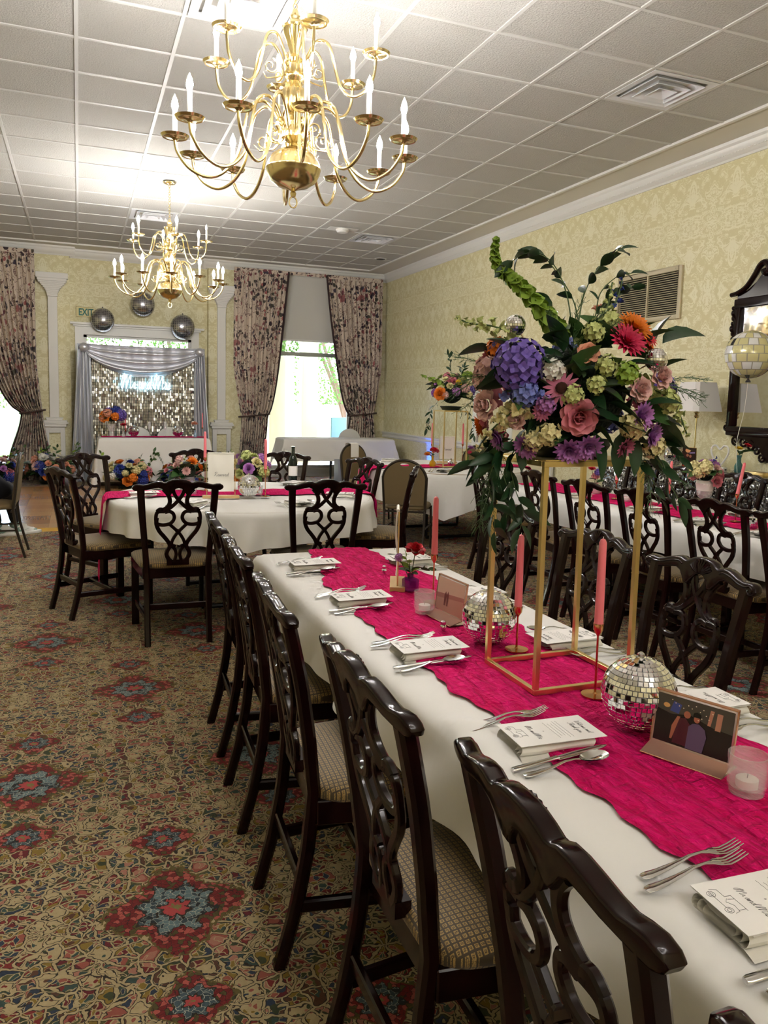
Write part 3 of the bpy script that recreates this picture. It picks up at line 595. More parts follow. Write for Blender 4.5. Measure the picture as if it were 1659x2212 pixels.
def chair_kit():
    K = {'crest': crest_mesh(), 'splat': splat_mesh()}
    for sgn, nm in ((-1, 'sl'), (1, 'sr')):
        path = []
        for k in range(21):
            z = .91*k/20; x = .172+.032*ss(.35, .95, z); path.append((sgn*x, backy(z), z))
        K[nm] = MB().ribbon(path, [.034+.006*ss(.5, .9, p[2]) for p in path], .034).mesh(40)
    def seat(u, v):
        a = 2*pi*u; c, s = cos(a), sin(a); e = .28
        sx = abs(c)**e*(1 if c >= 0 else -1); sy = abs(s)**e*(1 if s >= 0 else -1)
        rr = [0, .45, .8, .95, 1.0, 1.0, .97][v]; zz = [.487, .484, .476, .466, .456, .44, .43][v]
        y = .015+.222*sy*rr; hw = .205+.05*(y+.207)/.444
        return (sx*hw*rr, y, zz)
    K['seat'] = MB().grid(lambda u, v: seat(u, round(v*6)), 40, 7, True).mesh(60)
    m = MB(); A = [(-.195, -.20), (.195, -.20), (.245, .225), (-.245, .225)]; B = [(x*.86, y*.88) for x, y in A]
    m.add([(x, y, .372) for x, y in A]+[(x, y, .436) for x, y in A]+[(x, y, .372) for x, y in B]+[(x, y, .436) for x, y in B],
          [(0,1,5,4),(1,2,6,5),(2,3,7,6),(3,0,4,7),(8,12,13,9),(9,13,14,10),(10,14,15,11),(11,15,12,8),(0,8,9,1),(1,9,10,2),(2,10,11,3),(3,11,8,0),(4,5,13,12),(5,6,14,13),(6,7,15,14),(7,4,12,15)])
    K['apron'] = m.mesh(30, bevel=.003, seg=1)
    for sgn, nm in ((-1, 'fl'), (1, 'fr')):
        x = sgn*.222; K[nm] = MB().box(x-.022, x+.022, .182, .226, 0, .40).mesh(30, bevel=.004, seg=1)
    for sgn, nm in ((-1, 'tl'), (1, 'tr')):
        K[nm] = MB().ribbon([(sgn*.174, -.235, .155), (sgn*.222, .19, .155)], .022, .034, (0, 0, 1)).mesh(40)
    K['tc'] = MB().ribbon([(-.197, -.02, .155), (.197, -.02, .155)], .022, .032, (0, 0, 1)).mesh(40)
    K['tb'] = MB().ribbon([(-.172, -.232, .215), (.172, -.232, .215)], .018, .034, (0, 0, 1)).mesh(40)
    m = MB(); 
    for k in range(11):
        a = radians(-62+12.4*k); d0, d1 = .012, .050-.006*abs(k-5)/5
        p0 = (sin(a)*d0, .908+cos(a)*d0*.5); p1 = (sin(a)*d1*1.2, .910+cos(a)*d1*.9)
        yf = lambda x, z: backy(z)+.020-.02*(1-(x/.25)**2)
        m.tube([(p0[0], yf(*p0), p0[1]), ((p0[0]+p1[0])/2, yf((p0[0]+p1[0])/2, (p0[1]+p1[1])/2)+.002, (p0[1]+p1[1])/2), (p1[0], yf(*p1)-.002, p1[1])], [.002, .0045, .005], 5)
    for sgn in (-1, 1):
        path = cr([(x*sgn*SX, 0, .96-y*SZ) for x, y in ((66, 30), (80, 24), (105, 28), (135, 38), (160, 40), (178, 36), (188, 44), (182, 53), (172, 50), (175, 44))], 4)
        m.tube([(p.x, backy(p.z)+.020-.02*(1-(p.x/.25)**2), p.z) for p in path], .0028, 5)
    K['carve'] = m.mesh(60)
    return K
CK = chair_kit()
def make_chair():
    t = thing('dining_chair', 'x', 'chair')
    ob('crest_rail', CK['crest'], M_WOOD, t); s = ob('splat', CK['splat'], M_WOOD, t); ob('carving', CK['carve'], M_WOOD, bpy.data.objects[t.children[0].name] if False else t)
    ob('back_post', CK['sl'], M_WOOD, t); ob('back_post', CK['sr'], M_WOOD, t); ob('seat', CK['seat'], M_SEAT, t); ob('apron', CK['apron'], M_WOOD, t)
    ob('leg', CK['fl'], M_WOOD, t); ob('leg', CK['fr'], M_WOOD, t)
    for k in ('tl', 'tr', 'tc', 'tb'): ob('stretcher', CK[k], M_WOOD, t)
    return t
proto = make_chair(); used = [False]
def chair(mx, my, fx, fy, label, group):
    """mx,my: middle of the crest rail on plan; f: the way the chair faces"""
    l = hypot(fx, fy); fx /= l; fy /= l; loc = (mx+fx*.285, my+fy*.285, 0); rz = atan2(fy, fx)-pi/2
    if not used[0]:
        used[0] = True; proto.location = loc; proto.rotation_euler = (0, 0, rz); tag(proto, label, None, group); return proto
    return dup(proto, loc, rz, label, group)
G1 = 'dark wooden dining chairs along the long near table'; G2 = 'dark wooden dining chairs around the round table'; G3 = 'dark wooden dining chairs at the long table by the wall'
chair(-3.785, -3.17, 1, 0, 'dark dining chair cut off by the bottom right frame corner', G1)
chair(-3.765, -2.607, 1, -.05, 'dark carved dining chair closest to the camera, its pierced back seen large and slanting', G1)
chair(-3.800, -2.04, 1, 0, 'dark dining chair, second of the near row to show its whole crest rail', G1)
chair(-3.826, -1.40, 1, -.05, 'dark dining chair, third of the near row from the camera', G1)
chair(-3.800, -.747, 1, -.04, 'dark dining chair, fourth of the near row from the camera', G1)
chair(-3.774, -.163, 1, -.04, 'dark dining chair at far end of the near row, next to the round table', G1)
chair(-2.465, -1.47, -1, .03, 'dark dining chair with shell carving facing camera, nearest across the long table', G1)
chair(-2.455, -.915, -1, .03, 'dark shell-carved dining chair behind the gold stand, middle one across the table', G1)
chair(-2.418, -.20, -1, 0, 'dark dining chair across the long table, behind the trailing leaves of the centrepiece', G1)
chair(-3.77, 1.18, .03, 1, 'dark dining chair with its back to camera, near left of the round table', G2)
chair(-2.935, 1.063, .05, 1, 'dark dining chair with its back to camera, near right of the round table', G2)
chair(-4.41, 2.03, .93, .36, 'dark dining chair at the left of the round table, in front of another chair', G2)
chair(-4.262, 3.24, .62, -.78, 'dark dining chair behind the leftmost one, against the wooden dance floor', G2)
chair(-3.33, 3.73, .25, -.95, 'dark dining chair beyond the round table, behind the reserved sign', G2)
chair(-2.625, 3.38, -.59, -.81, 'dark dining chair beyond the round table, in front of the white buffet cloth', G2)
chair(-2.11, 2.72, -.95, -.30, 'dark dining chair at the round table beside the hanging pink runner', G2)
chair(-2.00, 1.94, -.90, .43, 'dark dining chair seen edge-on between the round table and the banquet chair', G2)
chair(-1.20, 2.43, 1, -.12, 'dark dining chair at the far end of the wall-side table row, half hidden by leaves', G3)
chair(-1.22, 1.50, 1, -.05, 'dark dining chair seen between the left and middle legs of the gold stand', G3)
chair(-1.262, .865, 1, .03, 'dark dining chair with its back to camera, seen through the gold stand legs', G3)
chair(-1.24, .335, 1, 0, 'dark dining chair with its back to camera, just outside the gold stand', G3)
chair(-1.165, -.16, 1, .02, 'dark dining chair with its back to camera, above the shell-carved crest rail', G3)
chair(-1.145, -.66, 1, 0, 'dark dining chair cut by the right frame edge at the wall-side table', G3)
chair(.357, 1.147, -1, 0, 'dark dining chair on the wall side of the far table, in front of sequin cloth', G3)
chair(.38, 1.74, -1, -.05, 'dark dining chair behind the pink bouquet, in front of the sequin cloth', G3)
chair(.40, 2.33, -1, .04, 'dark dining chair by sequin sideboard, hidden behind the trailing leaves', G3)

# ------------------------------------------------------------------ banquet chairs
M_TAUPE = plain('taupe_upholstery', (112, 94, 62), 0.8, bump=(180, 0.15)); M_FRM = plain('dark_bronze_tube', (58, 50, 42), 0.4, 0.4)
def banquet_kit():
    K = {}
    def out(inset, z0):
        w = .205-inset; pts = []
        for k in range(25):
            a = pi*k/24; pts.append((w*cos(a), .70+(.185-inset)*sin(a)))
        return [(w*.94, z0)]+pts+[(-w*.94, z0)]
    yb = lambda z: -.19-.12*(z-.46)
    fr = [(x, yb(z), z) for x, z in out(0, .40)]; K['frame'] = MB().tube(cr(fr, 2), .012, 8).mesh(60)
    m = MB(); o = out(.012, .47); n = len(o); hole = [(.045*cos(2*pi*k/16), .842+.014*sin(2*pi*k/16)) for k in range(16)]
    bm = bmesh.new()
    ov = [bm.verts.new((x, 0, z)) for x, z in o]; hv = [bm.verts.new((x, 0, z)) for x, z in hole]
    es = [bm.edges.new((v[i], v[(i+1) % len(v)])) for v in (ov, hv) for i in range(len(v))]
    bmesh.ops.triangle_fill(bm, edges=es, use_beauty=True)
    r = bmesh.ops.extrude_face_region(bm, geom=list(bm.faces)); 
    for v in r['geom']:
        if isinstance(v, bmesh.types.BMVert): v.co.y += .035
    bmesh.ops.recalc_face_normals(bm, faces=bm.faces)
    for v in bm.verts: v.co.y += yb(v.co.z)-.017
    me = bpy.data.meshes.new('bq'); bm.to_mesh(me); bm.free(); me.polygons.foreach_set('use_smooth', [True]*len(me.polygons)); me.set_sharp_from_angle(angle=radians(40)); K['back'] = me
    def seat(u, v):
        a = 2*pi*u; c, s = cos(a), sin(a); e = .45; rr = [0, .7, .93, 1, 1, .96][v]; zz = [.475, .472, .46, .445, .43, .42][v]
        return (abs(c)**e*(1 if c >= 0 else -1)*.205*rr, .02+abs(s)**e*(1 if s >= 0 else -1)*.21*rr, zz)
    K['seat'] = MB().grid(lambda u, v: seat(u, round(v*5)), 32, 6, True).mesh(60)
    K['lf'] = MB().tube([(0, .20, .42), (0, .225, .0)], .0115, 8).mesh(60); K['lb'] = MB().tube([(0, -.185, .42), (0, -.205, .25), (0, -.27, 0)], .0115, 8).mesh(60)
    K['st'] = MB().tube([(0, -.2, .24), (0, .21, .24)], .008, 6).mesh(60); K['cross'] = MB().tube([(-.19, .19, .40), (.19, .19, .40)], .010, 6).tube([(-.19, -.17, .40), (.19, -.17, .40)], .010, 6).mesh(60)
    return K
BK = banquet_kit()
def banquet(x, y, fx, fy, label):
    t = thing('banquet_chair', label, 'chair', (x, y, 0), atan2(fy, fx)-pi/2, 'upholstered banquet chairs')
    ob('back_frame', BK['frame'], M_FRM, t); ob('backrest', BK['back'], M_TAUPE, t); ob('seat', BK['seat'], M_TAUPE, t); ob('seat_frame', BK['cross'], M_FRM, t)
    for s in (-1, 1):
        ob('leg', BK['lf'], M_FRM, t, (s*.19, 0, 0)); ob('leg', BK['lb'], M_FRM, t, (s*.19, 0, 0)); ob('stretcher', BK['st'], M_FRM, t, (s*.19, 0, 0))
    return t
banquet(-1.39, 3.49, .55, .85, 'taupe banquet chair with rounded back, seen from behind at the far round table')
banquet(-1.10, 5.53, .4, -.9, 'taupe banquet chair with rounded back behind far round table, paper strip over its top')
banquet(.22, 5.32, -.75, -.7, 'taupe banquet chair with rounded back, partly behind the pink candles')
banquet(-5.00, 4.19, -1, .02, 'olive banquet chair cut off by the left frame edge, someone sitting on it')
tag(MB().grid(lambda u, v: (-.065+.13*u, [(-.04, .74), (-.055, .80), (-.055, .86), (-.045, .885), (.0, .893), (.042, .885), (.05, .85), (.05, .79), (.052, .72)][round(v*8)][0], [(-.04, .74), (-.055, .80), (-.055, .86), (-.045, .885), (.0, .893), (.042, .885), (.05, .85), (.05, .79), (.052, .72)][round(v*8)][1]), 4, 9).build('paper_strip', M_CARD, None, (-1.20, 5.755, .008), (0, 0, atan2(-.9, .4)-pi/2)), 'white strip of paper folded over the back of a banquet chair', 'paper')

# ------------------------------------------------------------------ tables, cloths, runners
M_PLY = plain('folding_table_top', (150, 128, 100), 0.6); M_LEGM = plain('black_steel_leg', (30, 30, 32), 0.4, 0.6)
TZ = .73
def rect_table(label, x0, x1, y0, y1, h=TZ):
    cx, cy = (x0+x1)/2, (y0+y1)/2; t = thing('folding_table', label, 'table', (cx, cy, 0)); a, b = (x1-x0)/2, (y1-y0)/2
    MB().box(-a, a, -b, b, h-.036, h-.016).build('tabletop', M_PLY, t, smooth=0, bevel=.004)
    for sx in (-1, 1):
        for sy in (-1, 1): MB().tube([(sx*min(.08, a-.1), sy*(b-.25), h-.03), (sx*min(.08, a-.1), sy*(b-.25), 0)], .014, 8).build('leg', M_LEGM, t)
    return t
def rect_cloth(label, x0, x1, y0, y1, drop, h=TZ, res=.035, flare=.14, seed=1, ridge=None, amp=.010):
    cx, cy = (x0+x1)/2, (y0+y1)/2; a, b = (x1-x0)/2+.004, (y1-y0)/2+.004; U, V = a+drop, b+drop; rnd = random.Random(seed)
    ph = [rnd.uniform(0, 6.28) for _ in range(6)]; rc = .018
    def f(u, v):
        X = -U+2*U*u; Y = -V+2*V*v; ex = max(abs(X)-a, 0); ey = max(abs(Y)-b, 0); r = hypot(ex, ey)
        px = max(-a, min(a, X)); py = max(-b, min(b, Y))
        s = X+Y*1.3; w = (sin(s*9+ph[0])+.7*sin(s*17+ph[1])+.5*sin(s*5.2+ph[2]))*amp
        if r <= 0:
            e = min(a-abs(X), b-abs(Y)); z = h+.002*sin(X*7+ph[3])*sin(Y*5+ph[4])
            if ridge: z += ridge(X+cx, Y+cy)
            z -= .010*(1-ss(0, .03, e)); return (X, Y, z)
        nx, ny = (ex/r*(1 if X > 0 else -1), ey/r*(1 if Y > 0 else -1))
        k = min(r/.02, 1); out_ = rc*.6*k+flare*max(r-.02, 0)*(1 if r else 0)+w*ss(0, drop, r)*1.6
        if ex > 0 and ey > 0: out_ += .06*ss(0, drop, r)*sin(2*atan2(ey, ex))
        return (px+nx*out_, py+ny*out_, h-.010-max(r-.008, 0))
    m = MB().grid(f, int(2*U/res)+1, int(2*V/res)+1)
    o = m.build('tablecloth', M_CLOTH, None, (cx, cy, 0), smooth=179, fix=False)
    return tag(o, label, 'tablecloth')
def round_table(label, cx, cy, R=.905, h=TZ):
    t = thing('round_table', label, 'table', (cx, cy, 0))
    MB().lathe([(0, h-.03), (R, h-.03), (R, h-.006), (0, h-.006)], 48).build('tabletop', M_PLY, t, smooth=30)
    for k in range(4):
        a = pi/4+k*pi/2; MB().tube([(cos(a)*.5, sin(a)*.5, h-.03), (cos(a)*.5, sin(a)*.5, .03)], .016, 8).tube([(cos(a)*.5, sin(a)*.5, .02), (cos(a+pi/2)*.5, sin(a+pi/2)*.5, .02)] if k % 2 == 0 else [(cos(a)*.5, sin(a)*.5, .03), (cos(a)*.5, sin(a)*.5, .0)], .016, 8).build('leg', M_LEGM, t)
    return t
def round_cloth(label, cx, cy, R, d0, d1, rot, h=TZ, nf=26, seed=3):
    rnd = random.Random(seed); ph = [rnd.uniform(0, 6.28) for _ in range(4)]
    def f(u, v):
        a = 2*pi*u; sq = 1/max(abs(cos(a-rot)), abs(sin(a-rot)))-1; drop = d0+(d1-d0)*sq/.414
        if v < .34: r = R*v/.34; return (r*cos(a), r*sin(a), h)
        t_ = (v-.34)/.66; dr = drop*t_; fold = (sin(nf*a+ph[0]+2*sin(3*a+ph[1]))+.5*sin(nf*.6*a+ph[2]))*.018*ss(.05, .9, t_)
        r = R+.012*min(t_*8, 1)+.10*dr+fold
        return (r*cos(a), r*sin(a), h-.006*min(t_*12, 1)-dr)
    o = MB().grid(f, 220, 26, True).build('tablecloth', M_CLOTH, None, (cx, cy, 0), smooth=179, fix=False)
    return tag(o, label, 'tablecloth')
def runner(label, path, width, seed, taper=None, n=22, zoff=.004):
    """gauze strip along path of (x, y, z) points, z on the cloth; wrinkled lengthways"""
    rnd = random.Random(seed); P = cr(path, 1) if len(path) < 3 else [Vector(p) for p in path]
    # resample
    L = [0]
    for a, b in zip(P, P[1:]): L.append(L[-1]+(b-a).length)
    N = int(L[-1]/.02)+2; Q = []
    for k in range(N):
        s = L[-1]*k/(N-1); i = max(j for j in range(len(L)) if L[j] <= s+1e-9); i = min(i, len(P)-2)
        Q.append(P[i].lerp(P[i+1], (s-L[i])/max(L[i+1]-L[i], 1e-9)))
    ph = [rnd.uniform(0, 6.28) for _ in range(8)]
    d0 = (P[-1]-P[0]); d0.z = 0; d0.normalize(); side = Vector((d0.y, -d0.x, 0))
    def f(u, v):
        k = round(v*(N-1)); s = L[-1]*v; q = Q[k]; c = (u-.5)
        wd = width*(1 if not taper else taper(v)); e = .007*sin(s*11+ph[0]+(3 if c > 0 else 0))+.007*sin(s*27+ph[1]+c*9)+.006*sin(s*61+ph[6]+c*20)
        off = c*wd+e*abs(c)*2+.018*sin(s*2.3+ph[2])
        tx = (Q[min(k+1, N-1)]-Q[max(k-1, 0)]).normalized(); nn = side.cross(tx)
        if nn.z < -.2 or (abs(nn.z) < .2 and nn.dot(d0)*(1 if s > L[-1]/2 else -1) < 0): nn = -nn
        hh = abs(sin(u*17+1.3*sin(s*7+ph[3])+.8*sin(s*19)))*.5+abs(sin(u*31+1.7*sin(s*5+ph[4])))*.4+.3*abs(sin(s*31+u*7+ph[5]))
        return q+side*off+nn*(zoff+.009*hh*(.35+.65*(1-abs(2*c))**.5))
    o = MB().grid(f, n*2, N).build('table_runner', M_GAUZE, None, (0, 0, 0), smooth=179, fix=False)
    return tag(o, label, 'table runner')
# long near table
rect_table('long folding banquet table under the near white cloth', -3.545, -2.835, -3.60, .075)
def ridge1(x, y):
    k = y+1.93+.45*(x+3.5); m_ = math.exp(-(k/.035)**2)*(1-ss(-3.50, -3.40, x))
    k2 = y+2.02+.25*(x+3.5); return .016*m_+.010*math.exp(-(k2/.05)**2)*(1-ss(-3.52, -3.42, x))
rect_cloth('white linen cloth with shallow drop on the long near table', -3.55, -2.83, -3.605, .08, .19, seed=4, res=.024, ridge=ridge1)
runner('crinkled fuchsia gauze runner along the middle of the near table', [(-3.20, .075, TZ), (-3.235, -3.60, TZ)], .45, 5, taper=lambda v: .62+.38*ss(0, .22, v), zoff=.004)
# round table
round_table('round folding table in the middle of the room', -3.19, 2.25)
round_cloth('white cloth hanging in folds on the round table at left', -3.19, 2.25, .915, .19, .235, radians(35), seed=8)
rr = .93
pth = [(-3.19-rr-.05, 2.30, .18), (-3.19-rr-.035, 2.30, .5), (-3.19-rr-.018, 2.30, TZ-.03), (-3.19-rr+.004, 2.30, TZ+.0)]+[(-3.19+x, 2.30-.02*x, TZ+.003) for x in (-.8, -.4, 0, .4, .8)]+[(-3.19+rr-.004, 2.28, TZ), (-3.19+rr+.018, 2.28, TZ-.04), (-3.19+rr+.035, 2.28, .55)]
runner('fuchsia gauze runner across the round table, falling over its left edge', pth, .36, 6, n=12)
# far round table
round_table('round folding table by the yellow wall', -.60, 4.38)
round_cloth('white cloth in deep folds on the far round table by the yellow wall', -.60, 4.38, .915, .30, .46, radians(20), seed=12, nf=20)
pth = [(-.6-rr-.06, 4.30, .10), (-.6-rr-.045, 4.30, .45), (-.6-rr-.025, 4.30, TZ-.03), (-.6-rr+.004, 4.30, TZ+.0)]+[(-.6+x, 4.30, TZ+.003) for x in (-.8, -.4, 0, .4, .8)]+[(-.6+rr-.004, 4.30, TZ), (-.6+rr+.02, 4.30, TZ-.04), (-.6+rr+.04, 4.30, .5)]
runner('fuchsia gauze runner on the far round table, one end hanging near the floor', pth, .34, 9, n=12)
# long table by the wall
rect_table('long folding table by the yellow wall', -.89, -.15, -1.35, 2.60)
rect_cloth('white linen cloth on the long table along the yellow wall', -.90, -.14, -1.36, 2.61, .20, seed=14)
runner('fuchsia gauze runner along the table by the yellow wall', [(-.57, 2.58, TZ), (-.52, -1.34, TZ)], .40, 15, n=14)
# sweetheart and buffet tables at the far end
rect_table('sweetheart table before the silver backdrop', -4.0, -2.40, 9.28, 9.74, .755)
rect_cloth('white floor-length cloth on the sweetheart table before the silver backdrop', -4.01, -2.39, 9.27, 9.75, .66, .755, seed=17, flare=.10)
runner('fuchsia gauze runner lying along the sweetheart table', [(-3.98, 9.52, .755), (-2.42, 9.52, .755)], .34, 18, n=8)
rect_table('buffet table in front of the right-hand window', -1.14, .75, 9.37, 9.90, .755)
rect_cloth('plain white cloth on the buffet table in front of the window', -1.16, .77, 9.35, 9.92, .37, .755, seed=19, flare=.08)
# ------------------------------------------------------------------ curtains
def curtain(name, label, xo, xi, tie_x0, tie_x1, bot0, bot1, tie_z, y, n=11, seed=0, top=3.60, border='r'):
    """tied-back drape: xo outer edge, xi inner edge at the top; tie_x0..tie_x1 span at the tie; bot0..bot1 span at the floor"""
    t = thing(name, label, 'curtain', (0, 0, 0)); rnd = random.Random(seed); ph = rnd.uniform(0, 6)
    def edges(z):
        if z >= tie_z:
            k = (z-tie_z)/(top-tie_z); kk = k**.55; return tie_x0+(xo-tie_x0)*min(1, k*3)**.8, tie_x1+(xi-tie_x1)*kk
        k = (tie_z-z)/tie_z; kk = ss(0, .8, k); return tie_x0+(bot0-tie_x0)*kk, tie_x1+(bot1-tie_x1)*kk
    def f(u, v):
        z = .012+(top-.012)*v; a, b = edges(z); sq = (abs(b-a)/abs(xi-xo)); uu = u+.012*sin(9*v+ph)
        d = (.030+.035*(1-sq))*sin(2*pi*n*uu+ph+.9*sin(4*v)) + .012*sin(2*pi*n*2.3*u+2*ph)
        nt_ = math.exp(-((z-tie_z)/.09)**2); d *= 1-.55*nt_
        # swag: the inner part of the cloth sags below its tie line
        sag = 0
        return (a+(b-a)*u, y-.075+d-.05*(1-sq)*(1-nt_), z-sag)
    MB().grid(f, n*12+1, 70).build('drape', M_CURT, t, smooth=179, fix=False)
    mb = MB(); pts = []
    for k in range(60):
        v = k/59; p = f(1.0, v); pts.append((p[0], p[1]-.012, p[2]))
    mb.tube(pts, .022, 6); mb.build('edge_trim', plain('dark_fringe_trim', (62, 44, 44), 0.9), t)
    a, b = edges(tie_z); m = MB()
    m.tube([(a+(b-a)*(.5-.62*cos(2*pi*k/20)), y-.075-.095*sin(2*pi*k/20), tie_z+.03*cos(2*pi*k/20)*(1 if b > a else -1)*-1) for k in range(21)], .013, 6, caps=False)
    m.build('tieback_cord', plain('brown_cord', (70, 52, 46), 0.9), t)
    MB().grid(lambda u, v: (xo+(xi-xo)*u, y-.10-.012*abs(sin(2*pi*n*2*u)), top-.06+.07*v), n*10, 3).build('heading', M_CURT, t, smooth=179, fix=False)
    return t
YC = 10.50
curtain('curtain', 'floral tied-back curtain to the left of the bright window, by the pilaster', -1.80, -.86, -1.66, -1.22, -1.70, -1.28, 1.10, YC, 11, 1)
curtain('curtain', 'floral tied-back curtain in the corner beside the yellow wall', .90, -.16, .78, .33, .86, .22, 1.15, YC, 11, 2)
curtain('curtain', 'floral curtain at the left frame edge, gathered low with brown cord', -4.90, -6.0, -4.82, -5.12, -4.70, -5.32, 1.10, YC, 12, 3)
t = thing('curtain_valance', 'narrow floral fabric strip joining the two curtains above the white blind', 'valance', (0, 0, 0))
MB().grid(lambda u, v: (-.88+.74*u, YC-.08-.010*sin(50*u), 3.555+.06*v), 60, 3).build('fabric', M_CURT, t, smooth=179, fix=False)

# ------------------------------------------------------------------ silver backdrop with neon sign
bd = thing('photo_backdrop', 'silver satin draped backdrop with shimmering foil fringe and swag', 'backdrop', (0, 10.22, 0))
M_SATIN = plain('silver_satin', (214, 216, 224), 0.33, 0.6)
for x in (-4.27, -2.36): MB().tube([(x, 0, 0), (x, 0, 2.19)], .016, 8).build('frame_post', M_STEEL, bd); MB().box(x-.2, x+.2, -.15, .15, 0, .012).build('foot_plate', M_STEEL, bd, smooth=0)
MB().tube([(-4.29, 0, 2.17), (-2.34, 0, 2.17)], .016, 8).build('crossbar', M_STEEL, bd)
for sgn, x0, x1, nm in ((-1, -4.30, -4.11, 0), (1, -2.50, -2.33, 1)):
    def f(u, v, x0=x0, x1=x1, sgn=sgn):
        z = .02+2.17*v; fl = .13*(1-v)**1.3; a = x0-(fl if sgn < 0 else -.0); b = x1+(fl if sgn > 0 else 0)
        if sgn < 0: b += .05*(1-v)
        return (a+(b-a)*u, -.05+.035*sin(2*pi*5*u+3*v)+.015*sin(2*pi*11*u), z)
    MB().grid(f, 70, 40).build('side_drape', M_SATIN, bd, smooth=179, fix=False)
def sw(u, v):
    x = -4.17+1.74*u; c = 1-(2*u-1)**2; lo = 2.15-.10-.36*c**.85; hi = 2.195-.02*c
    z = hi+(lo-hi)*v; q = v*7+1.2*c; return (x, -.075-.045*abs(sin(q*pi*.5))*c-.02*sin(q*3)-.01*sin(40*u)*(1-v), z)
MB().grid(sw, 80, 44).build('swag', M_SATIN, bd, smooth=179, fix=False)
for x in (-4.20, -2.41): MB().sphere(.075, 14, 8, (x, -.07, 2.13)).build('gather_knot', M_SATIN, bd, smooth=179)
fo = MB(); rnd = random.Random(5); xx = -4.10
while xx < -2.50:
    z = .05
    while z < 2.15:
        a = rnd.gauss(0, .22); b = rnd.gauss(0, .12); w_, h_ = .0095, .021
        p = [(-w_, -h_), (w_, -h_), (w_, h_), (-w_, h_)]
        fo.add([(xx+q[0]*cos(a), .0+q[0]*sin(a)+q[1]*sin(b), z+q[1]*cos(b)) for q in p], [(0, 1, 2, 3)]); z += .046
    xx += .026
o = fo.build('foil_fringe', plain('silver_foil', (214, 212, 200), 0.32, 1.0), bd, smooth=0, fix=False); o['kind'] = 'stuff'
MB().box(-4.11, -2.49, .03, .034, .05, 2.15).build('backing_sheet', plain('foil_backing', (64, 62, 58), 0.5, 0.6), bd, smooth=0)
t = thing('neon_sign', 'glowing white-blue neon script sign reading Mr and Mrs', 'neon sign', (0, 10.10, 0))
M_NEON = glow('neon_blue_white', (0.42, 0.80, 1.0), 1.1)
script(MB(), 'Mr and Mrs', -3.27, 1.50, .105, lambda u, v: (-3.27+(u+3.27)*.62, 0, v), .0052, 6, .12, 6).build('neon_tube', M_NEON, t)
MB().box(-3.70, -2.86, .018, .024, 1.44, 1.80).build('acrylic_panel', plain('clear_acrylic_panel', (214, 222, 226), 0.1, Alpha=0.12), t, smooth=0)
for x in (-3.6, -2.95): MB().tube([(x, .02, 1.79), (x, .06, 2.1)], .0015, 4).build('hanging_wire', M_STEEL, t)

# exit sign and foil balloons
t = thing('exit_sign', 'cream exit sign with green letters above the doorway', 'exit sign', (-4.175, YR-.03, 2.735))
MB().box(-.135, .135, -.0, .03, -.082, .082).build('housing', plain('sign_cream', (226, 216, 160), 0.5), t, bevel=.004)
MB().box(-.135, .135, -.004, 0, -.082, -.076).box(-.135, .135, -.004, 0, .076, .082).box(-.135, -.129, -.004, 0, -.076, .076).build('rim', plain('sign_brass_rim', (170, 150, 90), 0.4), t, smooth=0)
ob('letters', text_mesh('EXIT', .155, .002, bold=.004), plain('exit_green', (16, 110, 100), 0.5), t, (.018, -.003, -.055), (radians(90), 0, 0), (.72, 1.0, 1))
def foil_balloon_mat():
    g = G('disco_print_foil'); x, y, z = g.xyz(g.co())
    a = g.m_('FRACT', g.m_('MULTIPLY', x, 34.0)); b = g.m_('FRACT', g.m_('MULTIPLY', z, 34.0))
    ln = g.m_('MAXIMUM', g.m_('LESS_THAN', a, .22), g.m_('LESS_THAN', b, .22)); v = g.vor(g.n('ShaderNodeVectorMath', {0: g.co(), 1: (34.0, 0, 34.0)}, operation='MULTIPLY').outputs[0], 1.0, rnd=0.0)
    vx, _, _ = g.xyz(v.outputs['Color'])
    return g.done(g.mix(ln, g.mix(vx, C8(92, 92, 100), C8(168, 168, 176)), C8(206, 206, 208)), 0.2, 0.85)
M_FOIL = foil_balloon_mat()
for x, z, r, l in ((-3.905, 2.61, .185, 'silver disco-print foil balloon beside the exit sign'), (-3.275, 2.905, .195, 'silver disco-print foil balloon high on wall behind the far chandelier'), (-2.63, 2.57, .20, 'silver disco-print foil balloon above the right end of the backdrop')):
    t = thing('foil_balloon', l, 'balloon', (x, YR-.16, z), 0, 'disco foil balloons above the doorway')
    MB().lathe([(max(r*sin(pi*k/14), 0), -r*cos(pi*k/14)*1.06) for k in range(15)], 24, mod=lambda a, i: 1).build('envelope', M_FOIL, t, smooth=179).scale = (1, .72, 1)
    MB().lathe([(.004, 0), (.02, -.03), (.018, -.035), (0, -.02)], 8, (0, 0, r*1.06+.02)).build('neck', M_FOIL, t)

# ------------------------------------------------------------------ wall things on the right
t = thing('return_air_grille', 'beige louvred return air grille high on the yellow wall', 'air vent', (XW, 3.205, 2.525))
M_GRIL = plain('beige_grille_enamel', (196, 184, 150), 0.4)
MB().box(-.022, 0, -.485, -.44, -.25, .25).box(-.022, 0, .44, .485, -.25, .25).box(-.022, 0, -.44, .44, .205, .25).box(-.022, 0, -.44, .44, -.25, -.205).build('frame', M_GRIL, t, bevel=.004, seg=1)
MB().box(-.003, 0, -.44, .44, -.205, .205).build('dark_back', plain('grille_dark', (30, 26, 20), 0.9), t, smooth=0); MB().box(-.024, -.006, -.010, .010, -.205, .205).build('centre_bar', M_GRIL, t, smooth=0)
sl = MB().add([(-.020, -.215, -.004), (-.020, .215, -.004), (-.006, .215, .006), (-.006, -.215, .006), (-.020, -.215, -.006), (-.020, .215, -.006), (-.006, .215, .004), (-.006, -.215, .004)], [(0,1,2,3),(7,6,5,4),(0,4,5,1),(2,6,7,3)]).mesh(0)
